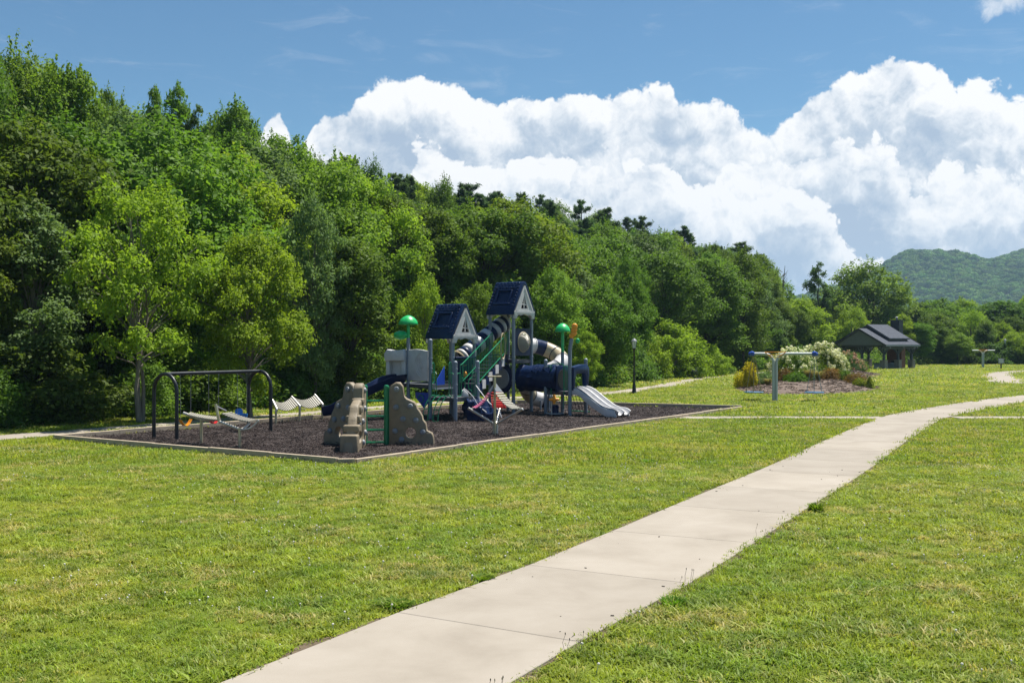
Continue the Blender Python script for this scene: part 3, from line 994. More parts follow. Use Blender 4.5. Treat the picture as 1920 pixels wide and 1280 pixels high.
# ------------------------------------------------------------------ trees
def crown_and_trunk(seed, kind, Ht, Rc, base, n_clump, n_leaf, leaf, mat_leaf, mat_bark, stems=1, clump=.30, trunk_r=.17, droop=0.0):
    """one tree standing at the origin: a trunk with limbs, and a crown of leaf clumps at the limb ends"""
    rg = np.random.default_rng(seed)
    ch = Ht - base
    # clump centres spread through an uneven envelope
    cen, rad = [], []
    lob = rg.uniform(0, 6.28, 4)
    tries = 0
    while len(cen) < n_clump and tries < 6000:
        tries += 1
        t = rg.random() ** .85
        a = rg.random() * 6.283
        if kind == 'round':
            pr = math.sin(math.pi * min(max(t * .92 + .06, 0), 1)) ** .62
        elif kind == 'tall':
            pr = math.sin(math.pi * (t * .88 + .08)) ** .75 * (.85 + .15 * math.sin(7 * t + lob[0]))
        elif kind == 'spread':
            pr = math.sin(math.pi * min(t * .62 + .30, 1)) ** .7
        elif kind == 'bush':
            pr = math.cos(t * 1.45) ** .7
        else:
            pr = 1 - .75 * t
        lobe = 1 + .27 * math.sin(2 * a + lob[1] + 3 * t) + .20 * math.sin(5 * a + lob[2] - 6 * t)
        r = Rc * pr * lobe * (rg.uniform(.30, 1.0) ** .55) * .86
        p = np.array([math.cos(a) * r, math.sin(a) * r, base + ch * (.05 + .90 * t)])
        p[2] += -droop * (r / Rc) ** 2 * ch
        rc = Rc * clump * rg.uniform(.55, 1.35)
        if all(np.linalg.norm((p - c) * np.array([1, 1, 1.25])) > .56 * (rc + q) for c, q in zip(cen, rad)):
            cen.append(p); rad.append(rc)
    cen = np.array(cen); rad = np.array(rad)
    w = rad ** 2; w /= w.sum()
    ci = rg.choice(len(cen), n_leaf, p=w)
    D = rg.normal(size=(n_leaf, 3)); D[:, 2] = np.where(rg.random(n_leaf) < .66, np.abs(D[:, 2]), D[:, 2])
    D /= np.linalg.norm(D, axis=1, keepdims=True)
    rr = rg.random(n_leaf) ** .42 * rg.uniform(.75, 1.22, n_leaf)
    # twigs: leaves gather along short sprays so that clump outlines break up
    sp = rg.normal(0, .085, (n_leaf, 3)) * rad[ci][:, None]
    P_ = cen[ci] + D * (rad[ci] * rr)[:, None] * np.array([1.08, 1.08, .74]) + sp
    P_[:, 2] -= .22 * rad[ci] * (np.abs(D[:, :2]).sum(1)) * rr
    N_ = D * .55 + np.array([0, 0, .55]) + rg.normal(0, .48, (n_leaf, 3)); N_ /= np.linalg.norm(N_, axis=1, keepdims=True)
    # sprays that stick out of the clumps and fray the outline
    nt = int(n_leaf / 170)
    tc = rg.choice(len(cen), nt, p=w)
    od = cen[tc] - np.array([0, 0, base + ch * .40]); od /= np.linalg.norm(od, axis=1, keepdims=True)
    od = od + np.array([0, 0, .12]) + rg.normal(0, .45, (nt, 3)); od /= np.linalg.norm(od, axis=1, keepdims=True)
    per = 16
    tt = np.tile(np.linspace(.45, 1.0, per), nt)
    oi = np.repeat(np.arange(nt), per)
    ln_ = (rad[tc] * rg.uniform(.85, 1.28, nt))[oi]
    SP = cen[tc][oi] + od[oi] * (ln_ * tt)[:, None] + rg.normal(0, .13, (nt * per, 3)) * (1.25 - tt)[:, None]
    SN = rg.normal(0, .6, (nt * per, 3)) + np.array([0, 0, .7]); SN /= np.linalg.norm(SN, axis=1, keepdims=True)
    P_ = np.concatenate([P_, SP]); N_ = np.concatenate([N_, SN]); ci = np.concatenate([ci, tc[oi]]); n_leaf = len(P_)
    ctint = rg.random(len(cen))
    tint = np.clip(.18 + .36 * ctint[ci] + .42 * rg.random(n_leaf), 0, 1)
    Ls = leaf * rg.uniform(.55, 1.4, n_leaf)
    V_, F_, T_ = leaves(P_, N_, Ls, Ls * rg.uniform(.5, .72, n_leaf), tint, rg)
    crown = np_mesh('crown', V_, F_, mat_leaf, T_)
    # trunk and limbs
    q = MB()
    order = np.argsort(cen[:, 2])
    for s in range(stems):
        a = rg.random() * 6.28
        lean = (0 if stems == 1 else .10) * Ht
        top = np.array([math.cos(a) * lean * rg.uniform(.5, 1.3), math.sin(a) * lean * rg.uniform(.5, 1.3), Ht * .90])
        foot = np.array([math.cos(a), math.sin(a), 0]) * (0 if stems == 1 else trunk_r * 1.3)
        pts, rs = [], []
        kink = rg.normal(0, .02 * Ht, (6, 3)); kink[:, 2] = 0
        for i in range(7):
            t = i / 6
            p = foot * (1 - t) + top * t + (kink[i - 1] * math.sin(math.pi * t) if 0 < i < 6 else 0)
            p[2] = -.25 if i == 0 else p[2]
            pts.append(tuple(p)); rs.append(trunk_r * (1.35 if i == 0 else 1) * (1 - .80 * t) / (1 if stems == 1 else 1.25))
        q.tube(pts, rs, 7, caps=False)
        for c_ in range(len(order)):
            if c_ % stems != s:
                continue
            e = cen[order[c_]]
            z0 = base * .75 + (e[2] - base) * .55
            t = min(max(z0 / (Ht * .90), .15), .97)
            i = min(int(t * 6), 5); f = t * 6 - i
            b = np.array(pts[i]) * (1 - f) + np.array(pts[i + 1]) * f
            r0 = max(.014, (rs[i] * (1 - f) + rs[i + 1] * f) * .42)
            mid = b * .45 + e * .55 + np.array([0, 0, .10 * np.linalg.norm(e - b)]) + rg.normal(0, .05 * Rc, 3)
            q.tube([tuple(b), tuple(b * .75 + mid * .25 + np.array([0, 0, .03 * Rc])), tuple(mid), tuple(e)], [r0, r0 * .85, r0 * .6, .018], 5, caps=False)
    return crown, q.mesh('trunk', mat_bark, angle=70)


def pine(seed, Ht, n_leaf, leaf):
    rg = np.random.default_rng(seed)
    q = MB()
    q.tube([(0, 0, -.3), (.05, 0, Ht * .5), (0, .05, Ht)], [.22, .15, .05], 7, caps=False)
    P_, N_, T_ = [], [], []
    z = Ht * .28
    while z < Ht:
        f = (z - Ht * .28) / (Ht * .72)
        reach = (3.1 * (1 - f) ** .7 + .45) * rg.uniform(.6, 1.15)
        for j in range(rg.integers(3, 6)):
            if rg.random() < .16:
                continue
            a = rg.random() * 6.28; r = reach * rg.uniform(.55, 1.1)
            e = np.array([math.cos(a) * r, math.sin(a) * r, z + r * rg.uniform(.15, .60)])
            b = np.array([0, 0, z])
            q.tube([tuple(b), tuple(b * .4 + e * .6 - np.array([0, 0, .06 * r])), tuple(e)], [.07 * (1 - f) + .03, .045, .015], 4, caps=False)
            m = int(n_leaf * .028 * r) + 26
            t = rg.uniform(.22, 1.08, m)
            c = b + (e - b) * t[:, None]
            c = c + rg.normal(0, .14, (m, 3)) * np.array([1.0, 1.0, 1.0]) * (.7 + .5 * r / 2)
            P_.append(c); N_.append(rg.normal(0, .6, (m, 3)) + np.array([0, 0, .9])); T_.append(np.clip(rg.random(m), 0, 1))
        z += rg.uniform(.42, .8)
    P_ = np.concatenate(P_); N_ = np.concatenate(N_); N_ /= np.linalg.norm(N_, axis=1, keepdims=True); T_ = np.concatenate(T_)
    l = leaf * rg.uniform(.7, 1.4, len(P_))
    V_, F_, Tt = leaves(P_, N_, l * 1.15, l * .2, T_, rg)
    return np_mesh('crown', V_, F_, L['pine'], Tt), q.mesh('trunk', M['dark_bark'], angle=70)


KIND = {}
# name -> list of (crown mesh, trunk mesh, height, crown radius)
def kind(name, *variants):
    KIND[name] = variants


def var(seed, shape, Ht, Rc, base, nc_, nl_, lf, ml, mb_, **kw):
    c, t = crown_and_trunk(seed, shape, Ht, Rc, base, nc_, nl_, lf, L[ml], M[mb_], **kw)
    return c, t, Ht, Rc


kind('mid', var(1, 'round', 13, 4.4, 2.4, 70, 30000, .25, 'mid', 'dark_bark'), var(2, 'tall', 14, 3.8, 2.6, 66, 28000, .25, 'mid', 'dark_bark'), var(3, 'round', 12, 4.6, 1.6, 74, 30000, .24, 'mid', 'dark_bark', clump=.27))
kind('dark', var(11, 'round', 13, 4.6, 1.5, 76, 30000, .25, 'dark', 'dark_bark', clump=.28), var(12, 'tall', 15, 4.0, 1.4, 76, 30000, .25, 'dark', 'dark_bark'))
kind('yellow', var(21, 'round', 11, 4.2, 1.4, 74, 26000, .22, 'yellow', 'bark', clump=.24), var(22, 'spread', 10, 4.4, 1.2, 66, 24000, .22, 'yellow', 'bark', clump=.25))
kind('open_yellow', var(31, 'spread', 10, 4.3, 2.6, 58, 15000, .20, 'yellow', 'bark', stems=3, clump=.20, trunk_r=.15))
kind('grey', var(41, 'tall', 12, 3.4, 1.0, 70, 25000, .21, 'grey', 'bark', clump=.27), var(42, 'round', 11, 4.0, .8, 70, 26000, .21, 'grey', 'bark', clump=.26))
kind('open_tall', var(51, 'tall', 14, 3.0, 4.5, 40, 12500, .24, 'mid', 'bark', clump=.30, trunk_r=.16), var(52, 'tall', 14, 2.6, 4.0, 36, 11500, .24, 'dark', 'dark_bark', clump=.33, trunk_r=.16))
kind('bush', var(61, 'bush', 3.2, 2.4, .0, 44, 11000, .17, 'mid', 'dark_bark', trunk_r=.06), var(62, 'bush', 2.6, 2.2, .0, 40, 10000, .16, 'dark', 'dark_bark', trunk_r=.06))
kind('light_bush', var(63, 'bush', 4.6, 3.4, .0, 60, 16000, .18, 'yellow', 'bark', trunk_r=.07, clump=.24), var(64, 'bush', 4.2, 3.0, .0, 56, 15000, .18, 'yellow', 'bark', trunk_r=.07, clump=.24))
kind('pine', (*pine(71, 14, 5200, .42), 14, 2.8), (*pine(72, 13, 4600, .42), 13, 2.6), (*pine(73, 14, 5200, .42), 14, 2.8))
ADJ = {'mid': 'mid green tree', 'dark': 'dark green tree', 'yellow': 'yellow green tree', 'open_yellow': 'airy pale tree',
       'grey': 'grey green tree', 'open_tall': 'slim open tree', 'bush': 'low bush', 'light_bush': 'light shrub', 'pine': 'ragged pine'}
ALL_TREES = []
rtree = random.Random(77)


def plant(kd, x, y, height=None, width=None, place='', label=None, group=None, spin=None, sink=0.0, v=None):
    vs = KIND[kd]
    c, t, h0, r0 = vs[rtree.randrange(len(vs))] if v is None else vs[v]
    z = float(hill(np.array([x]), np.array([y]))[0]) if float(wood_edge(np.array([x]), np.array([y]))[0]) > 0 else 0.0
    nm = {'bush': 'bush', 'light_bush': 'shrub', 'pine': 'pine_tree'}.get(kd, 'tree')
    root = thing(nm, label, 'bush' if kd == 'bush' else ('shrub' if kd == 'light_bush' else 'tree'), (x, y, z - sink), group)
    sz = (height or h0) / h0
    sx = (width / 2 / r0) if width else sz * rtree.uniform(.88, 1.12)
    root.scale = (sx, sx * rtree.uniform(.92, 1.08), sz)
    root.rotation_euler = (0, 0, rtree.uniform(0, 6.28) if spin is None else spin)
    for nme, me_ in (('crown', c), ('trunk', t)):
        o_ = bpy.data.objects.new(nme, me_)
        COL.objects.link(o_)
        o_.parent = root
    ALL_TREES.append((root, kd, x, y, place))
    return root


def plant_px(kd, px, Y, top_y, wpx=None, **kw):
    """tree whose foot stands at distance Y on the line of sight of column px and whose top reaches row top_y"""
    x = (px - 960) / 2000 * Y
    z = float(hill(np.array([x]), np.array([Y]))[0]) if float(wood_edge(np.array([x]), np.array([Y]))[0]) > 0 else 0.0
    h = H + (640 - top_y) / 2000 * Y - z
    return plant(kd, x, Y, h, wpx / 2000 * Y if wpx else None, **kw)


# trees that can be picked out one by one along the front of the wood
FRONT = [
    ('open_yellow', 268, 45.5, 352, 300, 'airy yellow green tree forking into thin pale stems behind the black arch swing'),
    ('yellow', 470, 48.5, 438, 210, 'rounded yellow green tree right of the pale forked stems, above the black arch swing'),
    ('grey', 62, 47, 372, 240, 'grey green tree at the left border of the photo, lowest of the front row'),
    ('mid', 150, 53, 330, 230, 'mid green tree just behind the airy forked tree'),
    ('grey', 590, 58, 372, 150, 'slim grey green tree above the slatted hammock bridge'),
    ('dark', 660, 60, 440, 200, 'very dark tree behind the tan rock climber'),
    ('yellow', 690, 74, 332, 200, 'big bright yellow green tree rising above the green mushroom leaf pole'),
    ('yellow', 795, 67, 528, 120, 'small bright yellow green tree behind the lower blue roof'),
    ('mid', 905, 69, 528, 110, 'light tree whose top shows between the two blue roofs'),
    ('dark', 800, 80, 385, 170, 'dark tree just above and behind the lower blue roof'),
    ('mid', 945, 86, 368, 230, 'broad mid green tree behind the taller blue roof'),
    ('mid', 1040, 76, 508, 130, 'light green tree directly right of the taller blue roof'),
    ('yellow', 1100, 73, 622, 70, 'small yellow green tree behind the orange flower post'),
    ('mid', 1130, 82, 530, 120, 'leafy tree between the orange flower post and the street lamp'),
    ('grey', 1085, 90, 492, 110, 'pale grey green tree above the orange flower post'),
    ('mid', 1180, 97, 488, 95, 'round tree above the black street lamp'),
    ('dark', 1245, 108, 470, 150, 'dark tree above the big light green shrub'),
    ('dark', 1325, 116, 478, 150, 'black green tree behind the park bench'),
    ('dark', 1395, 124, 470, 120, 'dark tree just left of the nearer tee swing'),
    ('grey', 1425, 134, 540, 90, 'grey green tree over the blue hub of the nearer tee swing'),
    ('yellow', 1500, 150, 560, 128, 'round light green tree with a dark forked trunk above the flower bed'),
    ('open_tall', 1535, 185, 484, 52, 'tall narrow dark tree standing alone against the clouds'),
    ('yellow', 1598, 160, 580, 86, 'light green tree just left of the pavilion chimney'),
    ('mid', 1625, 190, 497, 165, 'tall broad tree with an open top behind the pavilion'),
    ('yellow', 1690, 158, 590, 70, 'yellow green tree at the right end of the pavilion roof'),
    ('dark', 1755, 163, 585, 90, 'dark green tree between the pavilion and the farther tee swing'),
    ('mid', 1725, 157, 605, 60, 'low leafy tree beside the right hand pavilion pier'),
    ('yellow', 1822, 166, 585, 95, 'yellow green tree straight above the farther tee swing'),
    ('mid', 1795, 158, 622, 60, 'low mid green tree beside the farther tee swing'),
    ('yellow', 1905, 160, 622, 70, 'bright yellow green tree behind the small sign post'),
    ('dark', 1880, 178, 560, 130, 'tall dark tree behind the farther street lamp'),
    ('mid', 1758, 195, 560, 150, 'wide mid green tree far behind the pavilion, under the mountain'),
    ('mid', 1985, 175, 556, 150, 'broad tree at the far right end of the field'),
]
for kd, px, Y, ty, wpx, lab in FRONT:
    plant_px(kd, px, Y, ty, wpx, label=lab, group='trees at the front of the wood')
ALL_TREES.clear()
plant_px('light_bush', 1262, 103, 604, 150, label='tallest light green shrub behind the park bench', group='light shrubs by the back path')
plant_px('light_bush', 1215, 99, 632, 90, label='light green shrub right beside the black street lamp', group='light shrubs by the back path')
plant_px('light_bush', 1325, 107, 645, 85, label='lower light green shrub at the right end of the shrubbery', group='light shrubs by the back path')
plant_px('bush', 1345, 113, 672, 60, label='small dark bush ending the shrubbery beside the dark trees')
ALL_TREES.clear()


def place_of(x, y):
    px = 960 + 2000 * x / y
    for lim, s in ((-20, 'beyond the left border'), (160, 'left of the black arch swing'), (400, 'over the black arch swing'), (600, 'over the slatted hammock bridge'), (740, 'over the tan rock climber'),
                   (900, 'over the lower blue roof'), (1040, 'over the taller blue roof'), (1190, 'over the spiral tube slide'), (1330, 'over the park bench'), (1460, 'over the nearer tee swing'),
                   (1560, 'over the flower bed'), (1720, 'behind the pavilion'), (1830, 'right of the pavilion'), (5000, 'behind the small sign post')):
        if px < lim:
            return s
    return ''


# the wood on the slope
rw = random.Random(5)
spots = []
for tries in range(9000):
    y = rw.uniform(38, 215); x = rw.uniform(-66, 60)
    s = float(wood_edge(np.array([x]), np.array([y]))[0])
    px = 960 + 2000 * x / y
    if not (.6 < s < 62 and -330 < px < 1500):
        continue
    gap = 3.9 + s * .035 + max(0, y - 90) * .016
    if any((x - a) ** 2 + (y - b) ** 2 < gap * gap for a, b in spots):
        continue
    spots.append((x, y))
spots.sort(key=lambda p: p[1])
for x, y in spots:
    s = float(wood_edge(np.array([x]), np.array([y]))[0])
    px = 960 + 2000 * x / y
    cap = float(top_at(np.array([x]), np.array([y]))[0]) - float(hill(np.array([x]), np.array([y]))[0])
    if s < 4 and rw.random() < .55 and 40 < px < 1440:
        continue
    kd = rw.choices(['mid', 'dark', 'yellow', 'grey', 'open_tall'], [5, 4, 1.5 if px < 1150 else .8, 1.3, .5])[0]
    h = min(rw.uniform(9.5, 14.5), cap * rw.uniform(.84, .97))
    if s > 26 and px > 590 and rw.random() < .62:
        kd = 'pine'; h = min(rw.uniform(10, 14), cap * rw.uniform(.95, 1.07))
    if s < 5:
        h = min(h, rw.uniform(5.5, 9.5))
    if h < 4.0:
        continue
    row = 'low' if s < 9 else ('halfway up the slope' if s < 26 else 'high on the slope')
    plant(kd, x, y, h, place=row + ' ' + place_of(x, y), group='trees of the wooded slope', sink=.1)
# trees that make the skyline
for px, Y, ty, kd, wpx in ((35, 66, 92, 'mid', 210), (130, 64, 106, 'mid', 170), (-60, 60, 80, 'mid', 220), (205, 72, 150, 'mid', 110), (288, 82, 148, 'open_tall', 66), (335, 84, 144, 'open_tall', 84), (372, 84, 172, 'open_tall', 70), (440, 84, 176, 'mid', 120),
                         (520, 76, 236, 'mid', 200), (430, 72, 232, 'mid', 170), (575, 80, 280, 'mid', 110), (620, 112, 292, 'pine', 60), (662, 116, 284, 'pine', 70), (700, 114, 306, 'mid', 80), (735, 120, 322, 'pine', 50), (765, 120, 320, 'pine', 70),
                         (830, 126, 338, 'mid', 90), (880, 130, 352, 'pine', 60), (925, 130, 352, 'pine', 60), (975, 134, 348, 'pine', 64), (1030, 138, 366, 'pine', 64), (1090, 142, 368, 'pine', 70), (1140, 146, 376, 'pine', 70),
                         (1205, 150, 398, 'pine', 66), (1283, 158, 416, 'pine', 80), (1250, 156, 428, 'mid', 80), (1340, 162, 452, 'mid', 90), (1392, 165, 446, 'pine', 70), (1425, 160, 470, 'mid', 80)):
    plant_px(kd, px, Y, ty + (13 if px < 600 else (11 if kd == 'pine' else 4)), wpx, place='on the skyline ' + place_of((px - 960) / 2000 * Y, Y), group='trees of the wooded slope')
# far rows across the end of the field
for i in range(46):
    px = 1440 + i * 14 + rw.uniform(-8, 8)
    Y = rw.uniform(162, 178) if i % 2 else rw.uniform(190, 235)
    ty = rw.uniform(590, 634) if i % 2 else rw.uniform(548, 590)
    if px > 2060:
        continue
    kd = rw.choices(['mid', 'dark', 'yellow', 'grey'], [5, 3, 2, 1])[0]
    plant_px(kd, px, Y, ty, None, place=('at the field end ' if i % 2 else 'in the far row ') + place_of((px - 960) / 2000 * Y, Y), group='trees across the end of the field')
# bushes along the foot of the wood
for i in range(58):
    y = 36 + i * 1.75 + rw.uniform(-.7, .7)
    e = [p for p in np.linspace(-40, 45, 340) if 0.2 < float(wood_edge(np.array([p]), np.array([y]))[0]) < 3.2]
    if not e:
        continue
    x = rw.choice(e)
    plant('bush', x, y, rw.uniform(1.4, 3.6), place='at the wood foot ' + place_of(x, y), group='bushes along the foot of the wood')
for i in range(24):
    px = 1400 + i * 26
    Y = rw.uniform(158, 166)
    plant('bush', (px - 960) / 2000 * Y, Y, rw.uniform(1.6, 3.4), place='at the field end ' + place_of((px - 960) / 2000 * Y, Y), group='bushes along the far end of the field')
ORD = ['', 'second', 'third', 'fourth', 'fifth', 'sixth', 'seventh', 'eighth', 'ninth', 'tenth', 'eleventh', 'twelfth', 'thirteenth', 'fourteenth', 'fifteenth', 'sixteenth', 'seventeenth', 'eighteenth', 'nineteenth', 'twentieth']
by = {}
for root, kd, x, y, pl in ALL_TREES:
    by.setdefault((kd, pl), []).append((x / y, root))
for (kd, pl), lst in by.items():
    lst.sort(key=lambda p: p[0])
    for i, (_, root) in enumerate(lst):
        root['label'] = (ADJ[kd] + ' ' + pl) if len(lst) == 1 else ('%s %s %s' % ('leftmost' if i == 0 else ORD[min(i, 19)] + '-from-left', ADJ[kd], pl))
print('TREES', len(ALL_TREES), 'x', sum(1 for o_ in bpy.data.objects if o_.name.startswith('crown')))

# bare dead tree at the right shoulder of the wood
dead = thing('dead_tree', 'bare grey dead tree at the right end of the wooded ridge', 'tree', ((1466 - 960) / 2000 * 168, 168, 0))
q = MB(); dx, dy = dead.location.x, dead.location.y
zt = H + (640 - 498) / 2000 * 168
q.tube([(dx, dy, 0), (dx - .1, dy, zt * .5), (dx + .2, dy, zt * .8), (dx + .5, dy, zt)], [.22, .17, .1, .03], 6)
rd = random.Random(3)
for i in range(16):
    z = zt * rd.uniform(.55, .95); a = rd.uniform(0, 6.28); l = rd.uniform(.8, 2.3) * (1.35 - z / zt)
    e = Vector((dx + math.cos(a) * l, dy + math.sin(a) * l * .6, z + l * rd.uniform(.5, 1.3)))
    q.tube([(dx + .1, dy, z), Vector((dx + .1, dy, z)).lerp(e, .5) + Vector((0, 0, -.12)), e], [.06, .04, .012], 4)
q.build('trunk', M['bark'], dead)

# low growth under the trees
fern = []
for s in range(3):
    rg = np.random.default_rng(300 + s)
    nl = 420
    P_ = rg.normal(0, 1, (nl, 3)) * np.array([.55, .55, .30]) + np.array([0, 0, .42]); P_[:, 2] = np.abs(P_[:, 2])
    N_ = rg.normal(0, .5, (nl, 3)) + np.array([0, 0, .8]); N_ /= np.linalg.norm(N_, axis=1, keepdims=True)
    V_, F_, T_ = leaves(P_, N_, rg.uniform(.10, .22, nl), rg.uniform(.05, .11, nl), rg.random(nl), rg)
    fern.append(np_mesh('undergrowth_clump', V_, F_, L['dark' if s else 'mid'], T_))
n_ = 60000
X = rng0.uniform(-60, 60, n_); Y = rng0.uniform(28, 175, n_)
se = wood_edge(X, Y)
kk = (se > -.1) & (se < 12) & (rng0.random(n_) < np.where(se < 3, .55, .22)) & (np.abs(X / Y) < .62)
X, Y = X[kk], Y[kk]
m = len(X)
sc = rng0.uniform(.6, 1.7, m)
scatter('undergrowth', np.stack([X, Y, hill(X, Y)], 1), np.stack([np.zeros(m), np.zeros(m), rng0.random(m) * 6.28], 1), np.stack([sc, sc, sc * rng0.uniform(.6, 1.3, m)], 1), rng0.integers(0, 3, m), fern)
# ------------------------------------------------------------------ play structure with two roofed towers
V = Vector
A = V((.6, .8, 0)); B = V((-.8, .6, 0)); UP = V((0, 0, 1))
play = thing('play_structure', 'big play structure with two navy roofed towers, tubes, grey slides and blue grey posts', 'play structure', (0, 49, .05))


def g(x, y, z=0.0):
    return V((x, y, z))


FP = g(-2.45, 46.2); P4 = g(-1.53, 47.45); P2 = g(-3.62, 47.3); A1 = g(-2.72, 49.0); A2 = g(-1.78, 50.15); A4 = g(-3.86, 49.87); A3 = A2 + (A4 - A1)
T1 = g(.07, 51.3); T2 = g(.95, 52.46); T4 = g(-1.07, 52.15); T3 = T2 + (T4 - T1)
P1 = g(-4.70, 48.35); P0 = g(-5.62, 48.75); R1 = g(1.60, 50.6); R3 = g(2.70, 49.75); R2 = g(2.45, 51.72); R4 = g(3.52, 50.9)
POST_R = .085


COLLAR = MB().lathe([(POST_R * 1.02, -.035), (POST_R * 1.14, -.03), (POST_R * 1.14, .03), (POST_R * 1.02, .035)], (0, 0, 0), 12).mesh('collar', M['post'])


def post(p, top, r=POST_R, cap=True, mt='post', z0=-.1):
    prof = [(r, z0), (r, top - .06)]
    if cap:
        prof += [(r * 1.12, top - .058), (r * 1.12, top - .03), (r * .95, top), (r * .55, top + .035), (.004, top + .045)]
    o_ = MB().lathe(prof, (p.x, p.y, 0), 14).build('post', M[mt], play)
    for z in (1.02, 1.62, 2.3, 2.75):
        if z < top - .3:
            piece('collar', COLLAR, o_, (p.x, p.y, z))
    return o_


for p, t in ((FP, 2.62), (P4, 2.62), (P2, 3.58), (A1, 3.80), (A2, 3.80), (A4, 3.80), (A3, 3.80), (T1, 5.0), (T2, 5.0), (T4, 5.0), (T3, 5.0), (P0, 2.9), (R1, 2.62), (R4, 2.66)):
    post(p, t, cap=t < 3.7)


def deck(c, z, name='deck'):
    """perforated coated deck with a turned down rim"""
    ctr = sum(c, V((0, 0, 0))) / len(c)
    q_ = MB()
    poly = [p - ctr for p in c]
    q_.prism([(p.x, p.y) for p in poly], (ctr.x, ctr.y, z - .03), (1, 0, 0), (0, 1, 0), .06)
    for a, b in zip(c, c[1:] + c[:1]):
        q_.bar((a.x, a.y, z - .10), (b.x, b.y, z - .10), .05, .14)
    return q_.build(name, M['deck'], play, smooth=False)


deck([FP, P4, A1, P2], 1.05)
deck([A1, A2, A3, A4], 1.62)
deck([P2, A1, A4, P1], 1.58)
deck([P1, A4, A4 + B * 1.0, P0], 1.60)
deck([T1, T2, T3, T4], 2.62)
deck([R1, R3, R4, R2], 1.16)


